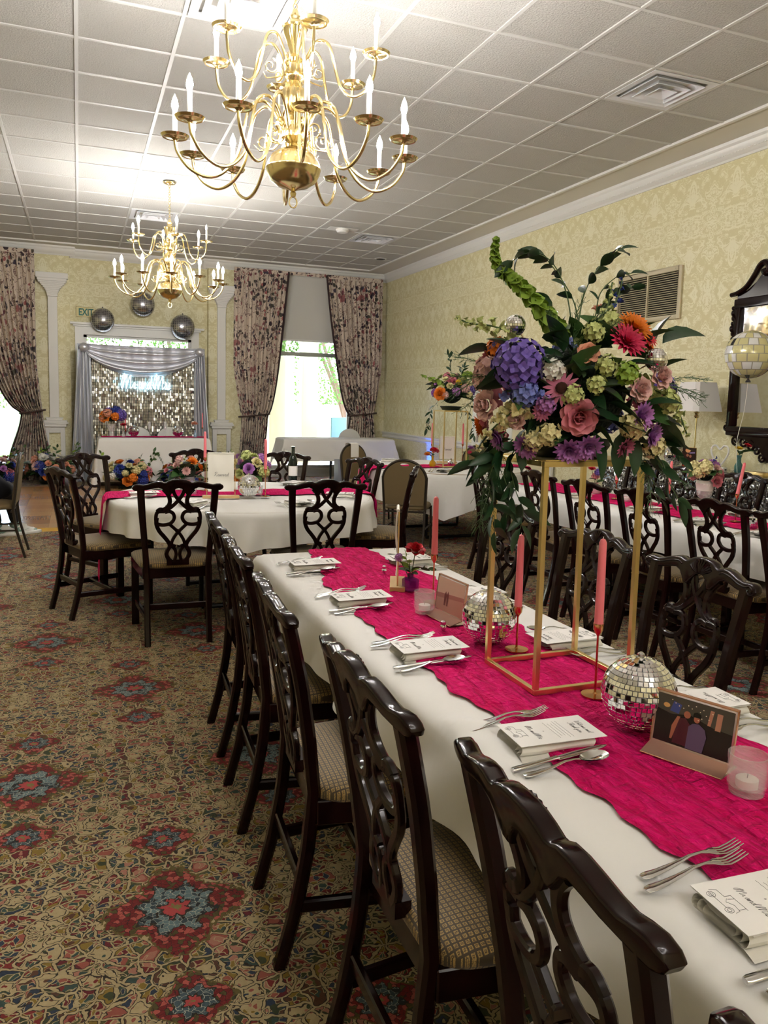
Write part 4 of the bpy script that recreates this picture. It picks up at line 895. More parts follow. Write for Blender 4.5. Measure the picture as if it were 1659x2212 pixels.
for k in range(19):
    for y in (-.225, .225): ob('slat', sl, M_GRIL, t, (0, y, -.193+k*.0214))
for y in (-.40, .40):
    for z in (-.228, .228): MB().lathe([(0, 0), (.005, 0), (.004, .003), (0, .003)], 8).build('screw', M_STEEL, t, (-.022, y, z), (0, -pi/2, 0))
t = thing('wall_sensor', 'small white box sensor on yellow wall below the grille', 'sensor', (XW, 3.255, 2.07)); MB().box(-.045, 0, -.045, .045, -.065, .065).build('housing', M_WHITE, t, bevel=.006); MB().box(-.047, -.045, -.025, .025, .0, .045).build('lens_window', plain('sensor_lens', (226, 226, 224), 0.3), t, smooth=0)
# carved mirror
mr = thing('carved_mirror', 'dark carved wooden wall mirror with swan-neck top', 'mirror', (XW, 1.555, 0))
def mbox(y0, y1, z0, z1, d=.05): return MB().box(-d, -.005, y0, y1, z0, z1)
mbox(-.46, .46, 1.20, 1.28).box(-.05, -.005, -.46, -.385, 1.28, 2.30).box(-.05, -.005, .385, .46, 1.28, 2.30).box(-.05, -.005, -.46, .46, 2.30, 2.375).build('frame', M_WOOD, mr, bevel=.012)
MB().box(-.02, -.012, -.39, .39, 1.275, 2.305).build('glass', M_MIRR, mr, smooth=0)
ped = [(-.44, 2.375), (-.44, 2.42), (-.34, 2.44), (-.24, 2.50), (-.17, 2.58), (-.11, 2.60), (-.075, 2.57), (-.09, 2.50), (-.05, 2.47), (0, 2.50), (.05, 2.47), (.09, 2.50), (.075, 2.57), (.11, 2.60), (.17, 2.58), (.24, 2.50), (.34, 2.44), (.44, 2.42), (.44, 2.375)]
MB().prism(ped, -.035, -.008, 'yz').build('pediment', M_WOOD, mr, bevel=.003, seg=1)
for s in (-1, 1):
    m = MB(); path = cr([(-.045, s*.50, 2.415), (-.05, s*.42, 2.425), (-.05, s*.33, 2.465), (-.05, s*.25, 2.55), (-.05, s*.20, 2.62), (-.05, s*.15, 2.645), (-.05, s*.105, 2.62), (-.05, s*.10, 2.575), (-.05, s*.13, 2.56), (-.05, s*.145, 2.585)], 6)
    m.tube(path, [.020+.014*k/len(path) for k in range(len(path))], 8); m.build('swan_neck_scroll', M_WOOD, mr)
    m = MB()
    for k in range(9): m.sphere(.020+.006*sin(k*2.1), 8, 6, (-.03, s*(.475+.008*sin(k*1.7)), 1.95+.044*k), 1.3)
    m.build('side_carving', M_WOOD, mr, smooth=60)
    m = MB(); spiral(m, (s*.47, 1.27), .04, 1.3, pi/2, lambda u, v: (-.03, u, v), .014); m.build('corner_scroll', M_WOOD, mr)
m = MB()
for (y, z, r, a) in ((-.36, 1.16, .04, 0), (-.27, 1.15, .045, 1), (-.19, 1.12, .045, 2), (-.12, 1.08, .045, 3), (-.06, 1.03, .04, 1), (.36, 1.16, .04, 3), (.27, 1.15, .045, 2), (.19, 1.12, .045, 1), (.12, 1.08, .045, 0), (.06, 1.03, .04, 2)):
    spiral(m, (y, z), r, 1.3, a*1.57, lambda u, v: (-.025, u, v), .012)
m.prism([(-.42, 1.20), (-.2, 1.15), (-.07, 1.07), (0, .99), (.07, 1.07), (.2, 1.15), (.42, 1.20)], -.03, -.01, 'yz'); m.build('base_fretwork', M_WOOD, mr)
MB().lathe([(0, 0), (.018, .005), (.012, .02), (.026, .045), (.018, .07), (.006, .10), (0, .11)], 12, (-.03, 0, 2.50)).build('finial', M_WOOD, mr)

# sideboard with sequin cloth
SBZ = .90
t = thing('sideboard', 'long narrow sideboard against the yellow wall below the mirror', 'sideboard', (.775, 1.5, 0)); MB().box(-.235, .235, -1.58, 1.58, .80, SBZ-.008).build('top', M_WOOD, t, bevel=.005)
for s in (-1, 1):
    for q in (-1, 1): MB().box(s*.2-.025, s*.2+.025, q*1.5-.025, q*1.5+.025, 0, .80).build('leg', M_WOOD, t, bevel=.004)
def sqf(u, v):
    # perimeter-following cloth: u along the outline, v from top centre outwards and down
    per = [(-.245, -1.59), (.245, -1.59), (.245, 1.59), (-.245, 1.59)]; L = [.49, 3.18, .49, 3.18]; s = u*sum(L)
    for k in range(4):
        if s <= L[k]+1e-9: a, b = per[k], per[(k+1) % 4]; q = s/L[k]; p = (a[0]+(b[0]-a[0])*q, a[1]+(b[1]-a[1])*q); nrm = [(0, -1), (1, 0), (0, 1), (-1, 0)][k]; break
        s -= L[k]
    if v < .2: k2 = v/.2; return (p[0]*k2, p[1]*(.85+.15*k2) if k2 > 0 else 0, SBZ)
    d = (v-.2)/.8; w_ = (.030*sin(u*150)+.014*sin(u*331+1))*ss(0, .6, d); back = nrm == (1, 0)
    o_ = 0 if back else .008+w_+.03*d
    return (p[0]+nrm[0]*o_, p[1]+nrm[1]*o_, SBZ-.005*min(1, d*10)-d*.86)
o = MB().grid(sqf, 420, 22, True).build('sequin_cloth', M_SEQ, None, (.775, 1.5, 0), smooth=179, fix=False); tag(o, 'shiny silver sequin cloth covering the sideboard under the mirror', 'tablecloth')
# lamps on the sideboard
M_SHADE = plain('white_lamp_shade_linen', (240, 238, 236), 0.8)
def lamp(y, label):
    t = thing('table_lamp', label, 'lamp', (.80, y, SBZ+.002))
    def fr(s0, s1, z0, z1, e=.004):
        m = MB(); c = .78
        q = lambda s, z: [(-s, -s*c, z), (-s*c, -s, z), (s*c, -s, z), (s, -s*c, z), (s, s*c, z), (s*c, s, z), (-s*c, s, z), (-s, s*c, z)]
        A, B = q(s0, z0), q(s1, z1); A2, B2 = q(s0-e, z0), q(s1-e, z1)
        m.add(A+B+A2+B2, [(k, (k+1) % 8, 8+(k+1) % 8, 8+k) for k in range(8)]+[(16+(k+1) % 8, 16+k, 24+k, 24+(k+1) % 8) for k in range(8)]+[(k, 16+k, 16+(k+1) % 8, (k+1) % 8) for k in range(8)]+[(8+(k+1) % 8, 24+(k+1) % 8, 24+k, 8+k) for k in range(8)]); return m
    fr(.165, .118, .50, .755).build('lamp_shade', M_SHADE, t, smooth=0)
    MB().tube([(0, 0, .02), (0, 0, .76)], .006, 10).build('stem', M_BRASS, t); MB().lathe([(0, .775), (.008, .77), (.004, .76), (0, .755)], 8).build('finial', M_BRASS, t)
    MB().lathe([(.015, .44), (.024, .455), (.012, .47), (.02, .485), (.03, .49), (.01, .50)], 14).build('socket_cup', M_BRASS, t)
    MB().box(-.07, .07, -.07, .07, 0, .02).box(-.05, .05, -.05, .05, .02, .032).build('base', M_BRASS, t, bevel=.003)
lamp(2.155, 'white-shaded lamp with slim brass stem on sideboard beside the mirror'); lamp(.92, 'white-shaded lamp standing at the far right end of the sideboard')
# ------------------------------------------------------------------ mirror balls
TILE_M = MB().add([(-.5,-.5,0),(.5,-.5,0),(.5,.5,0),(-.5,.5,0),(-.44,-.44,.16),(.44,-.44,.16),(.44,.44,.16),(-.44,.44,.16)], [(4,5,6,7),(0,1,5,4),(1,2,6,5),(2,3,7,6),(3,0,4,7)]).mesh(0)
M_GROUT = plain('ball_core_grey', (150, 150, 152), 0.4, 0.6)
def mirror_ball(r, ts, parent, singles=0, tilt=.05, seed=1, c=(0, 0, 0), view=None):
    """core plus little mirror tiles; the `singles` tiles nearest to `view` become parts, the rest one part"""
    rnd = random.Random(seed); MB().sphere(r-.0012, 24, 14, c).build('core', M_GROUT, parent, smooth=179)
    rows = int(pi*r/ts); L = []
    for i in range(rows+1):
        ph = -pi/2+pi*(i+.5)/(rows+1); n = max(3, int(2*pi*r*cos(ph)/ts)); o = rnd.uniform(0, 1)
        for k in range(n):
            th = 2*pi*(k+o)/n; d = Vector((cos(ph)*cos(th), cos(ph)*sin(th), sin(ph))); L.append(d)
    if view is not None: L.sort(key=lambda d: -d.dot(view))
    rest = MB(); s = ts*.93
    for k, d in enumerate(L):
        e = Vector((0, 0, 1)).cross(d); e = e.normalized() if e.length > 1e-4 else Vector((1, 0, 0)); u = d.cross(e)
        n = (d+e*rnd.gauss(0, tilt)+u*rnd.gauss(0, tilt)).normalized(); e2 = (e-n*e.dot(n)).normalized(); u2 = n.cross(e2)
        mt = Matrix((e2, u2, n)).transposed(); p = Vector(c)+d*(r-.0015)
        if k < singles:
            o = ob('mirror_tile', TILE_M, M_MIRR, parent); o.matrix_local = Matrix.Translation(p) @ (mt.to_4x4()) @ Matrix.Diagonal((s, s, s, 1))
        else:
            rest.add([p+mt @ (Vector(v.co)*s) for v in TILE_M.vertices], [tuple(q.vertices) for q in TILE_M.polygons])
    if rest.v:
        o = rest.build('mirror_tiles', M_MIRR, parent, smooth=0, fix=False); o['kind'] = 'stuff'
def ball_thing(name, label, loc, r, ts, singles=0, group=None, seed=1):
    t = thing(name, label, 'mirror ball', loc, 0, group); v = (CAM_POS-Vector(loc)-Vector((0, 0, r))).normalized()
    mirror_ball(r, ts, t, singles, c=(0, 0, r), view=v, seed=seed)
    MB().lathe([(.008, 0), (.008, .008), (.003, .012), (0, .012)], 10, (0, 0, 2*r-.002)).build('cap', M_STEEL, t); return t
TOP = TZ+.014
ball_thing('mirror_ball', 'large disco mirror ball beside the framed couple photo on fuchsia runner', (-3.18, -2.074, TOP), .079, .0108, 300, seed=3)
ball_thing('mirror_ball', 'disco mirror ball behind the left leg of the gold stand', (-3.20, -1.440, TOP), .077, .0108, 300, seed=4)
ball_thing('mini_mirror_ball', 'tiny mirror ball ornament on the runner near the purple vase', (-3.165, -.505, TOP), .011, .003, seed=5); ball_thing('mini_mirror_ball', 'tiny mirror ball ornament on the runner beside the pink picture frame', (-3.275, -1.295, TOP), .011, .003, seed=6)
ball_thing('mirror_ball', 'disco mirror ball between the reserved sign and pink candle on the round table', (-3.209, 1.99, TOP), .077, .012, seed=7)
ball_thing('mirror_ball', 'small disco mirror ball on runner of the wall-side table, right frame edge', (-.66, .05, TOP), .055, .011, seed=8)
ball_thing('mirror_ball', 'small disco ball under gold stand on far round table', (-.585, 4.25, TOP), .035, .009, seed=9)

# ------------------------------------------------------------------ candles, votives, frames, signs
def candlestick(label, x, y, h, cl=.20, lean=(0, 0), z=TOP, s=1.0):
    t = thing('candlestick', label, 'candlestick', (x, y, z))
    MB().lathe([(0, 0), (.033*s, 0), (.033*s, .003), (.006, .0045), (.003, .008), (.0026, h-.032), (.005, h-.026), (.0115, h-.016), (.0125, h), (.0118, h), (.0105, h-.012), (0, h-.014)], 24).build('holder', plain('copper_gold', (206, 150, 96), 0.18, 1.0), t)
    m = MB().tube([(lean[0]*k/8, lean[1]*k/8, h-.012+cl*k/8) for k in range(9)]+[(lean[0]*1.02, lean[1]*1.02, h-.012+cl*1.035), (lean[0]*1.03, lean[1]*1.03, h-.012+cl*1.05)], [.0112-.0022*k/8 for k in range(9)]+[.006, .001], 14)
    m.build('taper_candle', M_PINK, t); MB().tube([(lean[0], lean[1], h-.012+cl*1.04), (lean[0]+.001, lean[1], h-.012+cl*1.07)], .0009, 5).build('wick', M_NAP, t)
    return t
candlestick('pink taper candle on tall gold holder behind the purple bud vase', -3.169, -.986, .170); candlestick('pink taper candle on low gold holder at the far side of the gold stand', -3.155, -1.523, .125, .205)
candlestick('pink taper candle on gold holder in front of the right gold leg', -3.152, -1.885, .176, .205); candlestick('gold candle holder cut by the right frame edge, only its round foot in view', -3.16, -2.46, .17)
candlestick('pink taper candle right of the mirror ball on the round table', -3.095, 1.994, .19, .21); candlestick('pink taper candle before the silver-draped table, left of the reserved sign', -3.445, 2.409, .24, .19)
candlestick('thin pink candle left of the reserved sign on the far round table', -.728, 4.44, .22, .23); candlestick('thin pink candle right of the reserved sign on the far round table', -.312, 4.53, .22, .23)
candlestick('pink candle behind right gold leg on the wall-side table', -.588, 1.417, .14, .19); candlestick('pink candle left of pink bouquet on the wall-side table', -.544, .906, .12, .205, (.012, 0)); candlestick('tilted pink candle right of the pink bouquet on the wall-side table', -.557, .286, .172, .195, (.03, -.01))
candlestick('pink candle beside the red flower on the sweetheart table', -3.62, 9.60, .10, .25, z=.76); candlestick('pink candle at the far right of the sweetheart table', -2.47, 9.45, .16, .23, z=.76)
M_TEA = plain('white_tealight_wax', (238, 234, 224), 0.5)
def votive(label, x, y, z=TOP, s=1.0, mat=None):
    t = thing('votive_glass', label, 'votive candle', (x, y, z)); h = .072*s; r = .034*s
    MB().lathe([(0, 0), (r*.86, 0), (r*.9, .004), (r*.88, .008), (r*.98, .014), (r, .02), (r, h*.72), (r*.97, h*.78), (r*1.02, h*.86), (r*1.02, h), (r*.93, h), (r*.91, h*.5), (r*.86, .012), (0, .010)], 40, mod=lambda a, i: 1+(.018*cos(20*a) if 5 <= i <= 9 else 0)).build('glass', mat or M_GLASS, t, smooth=50)
    MB().lathe([(0, .011), (.019*s, .011), (.0195*s, .026), (.017*s, .0275), (0, .0265)], 18).build('tealight', M_TEA, t); MB().tube([(0, 0, .026), (.001, 0, .034)], .0008, 5).build('wick', M_INK, t)
votive('pressed glass votive with tealight right of the couple photo frame', -3.175, -2.372); votive('pressed glass votive with tealight near the purple bud vase', -3.247, -1.09)
votive('clear votive beside the mirror ball on the round table', -3.12, 2.10, s=.9); votive('clear votive left of the reserved sign on the round table', -3.56, 2.22, s=.9); votive('small clear votive behind a chair on the wall-side table', -.60, 1.28, s=.9)
def photo_frame(label, a, b, h, tilt, scene):
    a = Vector((*a, 0)); b = Vector((*b, 0)); d = (b-a); W = d.length; rz = atan2(d.y, d.x)
    t = thing('photo_frame', label, 'picture frame', (a.x, a.y, TOP-.002), rz)   # local x along the foot, -y faces the viewer side
    M_E = plain('rose_gold_edge', (214, 158, 128), 0.2, 0.8)
    ct, st = cos(tilt), sin(tilt); up = lambda u, v, o: (u, v*st+.0-o*ct, .012+v*ct+o*-st)
    def slab(m, u0, u1, v0, v1, o0, o1): return m.add([up(u0, v0, o0), up(u1, v0, o0), up(u1, v1, o0), up(u0, v1, o0), up(u0, v0, o1), up(u1, v0, o1), up(u1, v1, o1), up(u0, v1, o1)], [(0,3,2,1),(4,5,6,7),(0,1,5,4),(1,2,6,5),(2,3,7,6),(3,0,4,7)])
    slab(MB(), 0, W, 0, h, .000, .003).build('acrylic_panel', M_ACRY, t, smooth=0)
    m = MB(); slab(m, -.002, 0, 0, h, -.003, .004); slab(m, W, W+.002, 0, h, -.003, .004); slab(m, -.002, W+.002, h, h+.002, -.003, .004); m.build('gold_edge', M_E, t, smooth=0)
    MB().add([(0, 0, .012), (W, 0, .012), (W, -.045, 0), (0, -.045, 0), (0, .0, .014), (W, 0, .014), (W, -.046, .002), (0, -.046, .002), (0, .03, 0), (W, .03, 0), (W, .03, .002), (0, .03, .002)], [(0,1,2,3),(4,7,6,5),(3,2,6,7),(0,3,7,4),(1,5,6,2),(3,2,9,8),(7,11,10,6)]).build('acrylic_foot', plain('rose_acrylic_foot', (226, 176, 158), 0.1, **{'Transmission Weight': .55, 'IOR': 1.2}), t, smooth=0)
    MB().tube([(0, -.046, .001), (W, -.046, .001)], .0015, 5).build('foot_edge', M_E, t)
    q = MB(); slab(q, .004, W-.004, .006, h-.004, .0032, .0036); ph = q.build('photo_print', plain(scene[0][0], scene[0][1], 0.25), t, smooth=0)
    for k, (nm, col, poly) in enumerate(scene[1:]):
        o_ = .0038+.0002*k; m = MB(); n = len(poly); pts = [up(.004+(W-.008)*x, .006+(h-.010)*y, o_) for x, y in poly]; m.add(pts, [tuple(range(n))]); m.build('print_shape', plain(nm, col, 0.25), ph, smooth=0)
def disc(cx, cy, rx, ry, n=14): return [(cx+rx*cos(2*pi*k/n), cy+ry*sin(2*pi*k/n)) for k in range(n)]
lights = [('print_lights', (250, 240, 214), disc(x, y, .008, .012, 6)) for x, y in ((.2,.93),(.25,.88),(.3,.84),(.36,.82),(.42,.9),(.47,.86),(.52,.93),(.58,.84),(.62,.9),(.66,.8),(.7,.74),(.61,.72),(.57,.67),(.74,.88))]
photo_frame('rose-gold acrylic frame with photo of two people at night, beside mirror ball', (-3.205, -2.150), (-3.140, -2.300), .105, .18, [('print_night', (34, 18, 24)), ('print_upper', (78, 74, 66), [(0,.68),(.2,.62),(.45,.7),(.75,.58),(1,.55),(1,1),(0,1)]),
    ('print_tent', (70, 84, 150), [(.18,.68),(.3,.66),(.33,.86),(.22,.9)]), ('print_ball', (224, 176, 110), disc(.13, .78, .045, .05)), ('print_shorts', (196, 140, 116), [(.68,.6),(.72,.6),(.75,.92),(.70,.92)]), ('print_shorts', (196, 140, 116), [(.78,.55),(.85,.55),(.86,.9),(.79,.9)]),
    ('print_top', (84, 26, 44), [(.26,.05),(.45,.05),(.47,.5),(.40,.62),(.33,.6),(.27,.4)]), ('print_skin', (176, 108, 84), [(.22,.12),(.25,.12),(.31,.52),(.33,.62),(.29,.62),(.23,.4)]), ('print_skin', (176, 108, 84), disc(.415, .70, .045, .075)),
    ('print_tee', (104, 84, 120), [(.44,.02),(.66,.02),(.69,.35),(.66,.5),(.58,.58),(.5,.56),(.45,.48)]), ('print_skin', (176, 108, 84), disc(.545, .66, .04, .07)), ('print_cap', (30, 26, 26), [(.49,.70),(.60,.70),(.59,.78),(.54,.81),(.50,.78)])]+lights)
photo_frame('pink acrylic frame with sepia beach photo beside the mirror ball', (-3.205, -1.085), (-3.190, -1.255), .115, .12, [('print_sand', (200, 150, 136)), ('print_sea', (178, 120, 112), [(0,.35),(1,.5),(1,.62),(0,.5)]), ('print_sky', (222, 190, 172), [(0,.5),(1,.62),(1,1),(0,1)]), ('print_figure', (120, 62, 60), [(.30,.18),(.36,.18),(.38,.5),(.34,.62),(.29,.5)]), ('print_figure', (120, 62, 60), [(.40,.18),(.45,.18),(.46,.52),(.42,.64),(.38,.5)])])
def sign_stand(label, x, y, rz, w=.14, h=.30, text=True, z=TOP, tilt=0):
    t = thing('table_sign', label, 'table sign', (x, y, z-.004), rz)
    MB().box(-w*.72, w*.72, -.028, .028, 0, .018).build('wood_base', plain('blond_wood', (214, 178, 122), 0.5, var=.2), t, bevel=.002)
    MB().tube([(-w*.55, 0, .016), (-w*.55, 0, h), (w*.55, 0, h), (w*.55, 0, .016)], .0028, 8).build('gold_rod_frame', M_GOLD, t)
    MB().grid(lambda u, v: (-w/2+w*u, -.006+.004*sin(v*7)+.003*sin(u*9+v*3), .045+(h-.04)*v), 10, 16).build('fabric_scroll', M_NAP, t, smooth=179, fix=False)
    MB().tube([(-w*.52, -.004, h+.004), (w*.52, -.004, h+.004)], .006, 8).build('scroll_roll', M_NAP, t)
    if text: script(MB(), 'Reserved', 0, h*.50, w*.072, lambda u, v: (u, -.0125, v), .0007, 4, .25, 4).build('lettering', M_INK, t)
sign_stand('cloth scroll sign seen edge-on, standing by the red rose in purple vase', -3.19, -.71, radians(-112), h=.29, w=.13)
sign_stand('white cloth sign reading Reserved on wood base, on the round table', -3.40, 1.99, radians(-8), h=.30, w=.17)
sign_stand('white cloth sign reading Reserved behind gold stand on far round table', -.44, 4.66, radians(-18), h=.29, w=.16)

# ------------------------------------------------------------------ place settings
def zprof(y): return .004+.010*math.exp(-((y-.10)/.04)**2)
FORK = MB(); p = [(0, y, zprof(y)) for y in [.0, .004, .012, .03, .06, .09, .11, .125, .135, .142]]; FORK.ribbon(p, [.010, .015, .017, .014, .010, .0065, .0055, .010, .019, .021], .0022, (0, 0, 1))
for x in (-.0084, -.0028, .0028, .0084): FORK.ribbon([(x, .140, zprof(.140)), (x, .155, .0042), (x, .172, .0065), (x, .190, .011)], [.0040, .0036, .003, .0018], .0020, (0, 0, 1))
FORK = FORK.mesh(50)
SPOON = MB().ribbon([(0, y, zprof(y)) for y in [.0, .004, .012, .03, .06, .09, .11, .128]], [.010, .015, .017, .014, .010, .0065, .0052, .0055], .0022, (0, 0, 1))
def spf(u, v):
    a = 2*pi*u; r = v; w_ = .0195*(1-.12*cos(a)); return (w_*r*sin(a), .155+.031*r*-cos(a), .0025+.010*r*r)
SPOON.grid(spf, 24, 6, True).grid(lambda u, v: (lambda q: (q[0]*1.04, .155+(q[1]-.155)*1.04, q[2]-.0012))(spf(1-u, v)), 24, 6, True); SPOON = SPOON.mesh(60)
KNIFE = MB().ribbon([(0, y, .005) for y in [0, .005, .03, .07, .098, .104]], [.010, .014, .014, .011, .010, .014], .0065, (0, 0, 1)).ribbon([(0, y, .004) for y in [.102, .12, .16, .19, .212, .222]], [.015, .0175, .018, .0165, .011, .003], .0016, (0, 0, 1)).mesh(50)
def napf(u, v, k=1.0):
    # napkin rolled flat: flattened oval section across X, running along Y
    a = 2*pi*v; c_, s_ = cos(a), sin(a)
    return ((abs(c_)**.5)*(1 if c_ > 0 else -1)*.052*k+.002*sin(7*u), (u-.5)*.168+.003*sin(3*v*6.28), .0135+.013*k*(abs(s_)**.8)*(1 if s_ > 0 else -1)*(1+.06*sin(6*u)))
NAPK = MB()
for k_ in (1.0, .78, .56): NAPK.grid(lambda u, v: napf(u, v, k_), 12, 25)
NAPK.grid(lambda u, v: (-.054+.112*u, -.086+.164*v+.004*u, .0275+.0010*sin(9*v)*u), 8, 10); NAPK.grid(lambda u, v: (.020+.050*u, -.080+.150*v-.01*u, .0015+.004*(1-u)), 6, 8); NAPK = NAPK.mesh(60)
def card_lines():
    m = MB(); P = lambda u, v: (u, v, .0009)
    script(m, 'Welcome and', 0, .070, .0052, P, .00022, 4, .3, 3); script(m, 'Thank you', 0, .052, .0056, P, .00022, 4, .3, 3)
    rnd = random.Random(2)
    for k in range(5): w_ = .030+.010*rnd.random(); m.tube([P(-w_+2*w_*q/14, .030-.0075*k+.0007*(q % 2)) for q in range(15)], .0002, 3)
    script(m, 'e', 0, -.020, .003, P, .0002, 3, .3, 3); script(m, 'Mr and Mrs', 0, -.045, .0055, P, .00022, 4, .3, 3)
    # little vintage car
    C = lambda cx, cy, r: m.tube([P(cx+r*cos(a), cy+r*sin(a)) for a in [2*pi*k/14 for k in range(15)]], .0003, 3)
    for cx in (-.030, .006): C(cx, -.084, .006); C(cx, -.084, .003)
    for pl in ([(-.040,-.080),(-.036,-.070),(-.020,-.070),(-.020,-.060)], [(-.020,-.060),(.014,-.060)], [(-.016,-.070),(-.010,-.076),(.0,-.070),(.012,-.072),(.014,-.080)], [(-.012,-.060),(-.014,-.070)], [(.010,-.060),(.010,-.072)], [(-.036,-.084),(-.024,-.084),(.0,-.084)]): m.tube([P(*q) for q in pl], .0003, 3)
    return m.mesh(0, fix=False)
CARD = MB().box(-.056, .056, -.098, .098, 0, .0007).mesh(0); CLINE = card_lines()
def setting(x, y, rz, where, side_grp, full=True, bend=0.0):
    """diner looks along local +Y"""
    c, s = cos(rz), sin(rz); W = lambda u, v: (x+c*u-s*v, y+s*u+c*v); z = TZ+.003
    rnd = random.Random(int((x*31+y*17)*100))
    o = ob('napkin', NAPK, M_NAP, None, (*W(0, 0), z), (0, 0, rz+rnd.uniform(-.05, .05))); tag(o, 'folded ivory napkin '+where, 'napkin', 'ivory napkins '+side_grp)
    t = thing('menu_card', 'white menu card '+where, 'card', (*W(.004, .01), z+.029), rz+rnd.uniform(-.06, .06), 'menu cards '+side_grp); t.rotation_euler[0] = .0
    ob('sheet', CARD, M_CARD, t); ob('print', CLINE, M_INK, t)
    if not full: return
    for nm, me, u, v, l in (('fork', FORK, -.100, -.125, 'inner steel fork '), ('fork', FORK, -.128, -.110, 'outer steel fork '), ('knife', KNIFE, .090, -.130, 'steel knife '), ('spoon', SPOON, .116, -.120, 'steel teaspoon ')):
        o = ob(nm, me, M_STEEL, None, (*W(u, v), z), (.07, 0, rz+rnd.uniform(-.08, .08))); tag(o, l+where, nm, nm+'s '+side_grp)
gA, gB = 'at the left row of the near table', 'across the near table'
for x, y, w_ in ((-3.405, -.30, 'at the far end setting of the near table, left row'), (-3.405, -.88, 'at the second setting from far end, left row'), (-3.405, -1.455, 'at the setting before the purple-pink photo, left row'), (-3.40, -2.06, 'at the setting behind the closest full chair'), (-3.41, -2.64, 'at the setting cut by the right frame edge')):
    setting(x, y, -pi/2, w_, gA)
for x, y, w_ in ((-2.97, -.32, 'across the near table behind the red rose'), (-2.97, -.94, 'across the near table behind the mirror ball'), (-2.97, -1.50, 'across the near table behind the gold stand'), (-2.955, -2.03, 'across the near table behind the couple photo')):
    setting(x, y, pi/2, w_, gB)
gC = 'on the round table'
for a, w_ in ((182, 'on round table at its left edge'), (232, 'on round table in front of left near chair'), (288, 'on round table in front of right near chair'), (335, 'on round table at its right edge'), (140, 'on round table near the dance floor'), (45, 'on round table beyond the pink candle')):
    a = radians(a); setting(-3.19+.70*cos(a), 2.25+.70*sin(a), a+pi/2, w_, gC)
gD = 'on the wall-side table'
for y, w_ in ((1.62, 'on wall-side table behind the gold legs'), (.86, 'on wall-side table at the chair seen through gold stand'), (.33, 'on wall-side table at the chair just outside the stand'), (-.16, 'on wall-side table at the chair right of the stand')):
    setting(-.775, y, -pi/2, w_, gD, y < 1)
for y, w_ in ((1.15, 'on far side of wall-side table by the pink candle'), (.5, 'on far side of wall-side table by the right frame edge')): setting(-.27, y, pi/2, w_, gD, False)
setting(-.93, 3.70, radians(-37), 'on far round table at the taupe chair', 'on the far round table')
setting(-1.0, 5.0, radians(-125), 'on far round table at its left far side', 'on the far round table', False)

# gold flower stands
def gold_stand(label, x0, x1, y0, y1, z0, z1, b=.0065):
    t = thing('flower_stand', label, 'flower stand', ((x0+x1)/2, (y0+y1)/2, z0)); a, c, h = (x1-x0)/2, (y1-y0)/2, z1-z0
    for sx in (-1, 1):
        for sy in (-1, 1): MB().box(sx*a-b, sx*a+b, sy*c-b, sy*c+b, b*2, h-b*2).build('leg', M_GOLD, t, smooth=0, bevel=.0008, seg=1); MB().box(sx*a-b-.0006, sx*a+b+.0006, sy*c-b-.0006, sy*c+b+.0006, h*.5, h*.5+.0015).build('joint', M_GOLD, t, smooth=0)
    for z, nm in ((0, 'base_rail'), (h-b*2, 'top_rail')):
        for s in (-1, 1):
            MB().box(-a-b, a+b, s*c-b, s*c+b, z, z+b*2).build(nm, M_GOLD, t, smooth=0, bevel=.0008, seg=1); MB().box(s*a-b, s*a+b, -c+b, c-b, z, z+b*2).build(nm, M_GOLD, t, smooth=0, bevel=.0008, seg=1)
    MB().box(-a, a, -c, c, h, h+.003).build('top_plate', M_GOLD, t, smooth=0); return t
gold_stand('tall gold geometric flower stand on the near table under the big bouquet', -3.283, -3.01, -1.83, -1.592, TOP-.004, 1.300)
gold_stand('tall gold flower stand on the far round table by the wall', -.735, -.465, 4.13, 4.40, TOP-.004, 1.335)
# ------------------------------------------------------------------ flowers (unit size, facing +Z)
def petal(m, base, out, upv, L, W, curl, cup=.25, n=5):
    """a petal from base along direction out->up; curl bends it outwards"""
    o = Vector(out).normalized(); u = Vector(upv).normalized(); s = o.cross(u).normalized(); vs = []
    for j in range(n):
        v = j/(n-1); a = curl[0]+(curl[1]-curl[0])*v; w_ = W*(sin(pi*min(.12+v*.86, 1))**.6)
        q = Vector(base)
        # integrate along the bend
        for k in range(j): b = curl[0]+(curl[1]-curl[0])*(k+.5)/(n-1); q += (o*sin(b)+u*cos(b))*(L/(n-1))
        nn = (u*sin(a)-o*cos(a))
        for i in (-1, 0, 1): vs.append(q+s*(i*w_/2)+nn*(-abs(i)*-cup*w_*.5))
    return m.add(vs, [(j*3+i, j*3+i+1, j*3+i+4, j*3+i+3) for j in range(n-1) for i in range(2)])
def rose_mesh(seed=1):
    m = MB(); rnd = random.Random(seed)
    for i, (n, r, L, W, c0, c1) in enumerate(((3, .05, .55, .36, -.05, -.35), (4, .12, .58, .5, 0, -.15), (5, .22, .60, .60, .15, .25), (6, .32, .62, .68, .35, .85), (7, .40, .62, .74, .7, 1.45), (7, .42, .60, .78, 1.0, 1.9))):
        for k in range(n):
            a = 2*pi*(k+i*.37)/n+rnd.uniform(-.1, .1); d = (cos(a), sin(a), 0)
            petal(m, (d[0]*r, d[1]*r, -.05*i), d, (0, 0, 1), L, W, (c0, c1), .35, 5)
    m.lathe([(0, -.3), (.2, -.22), (.34, -.1)], 8); return m.mesh(179, fix=False)
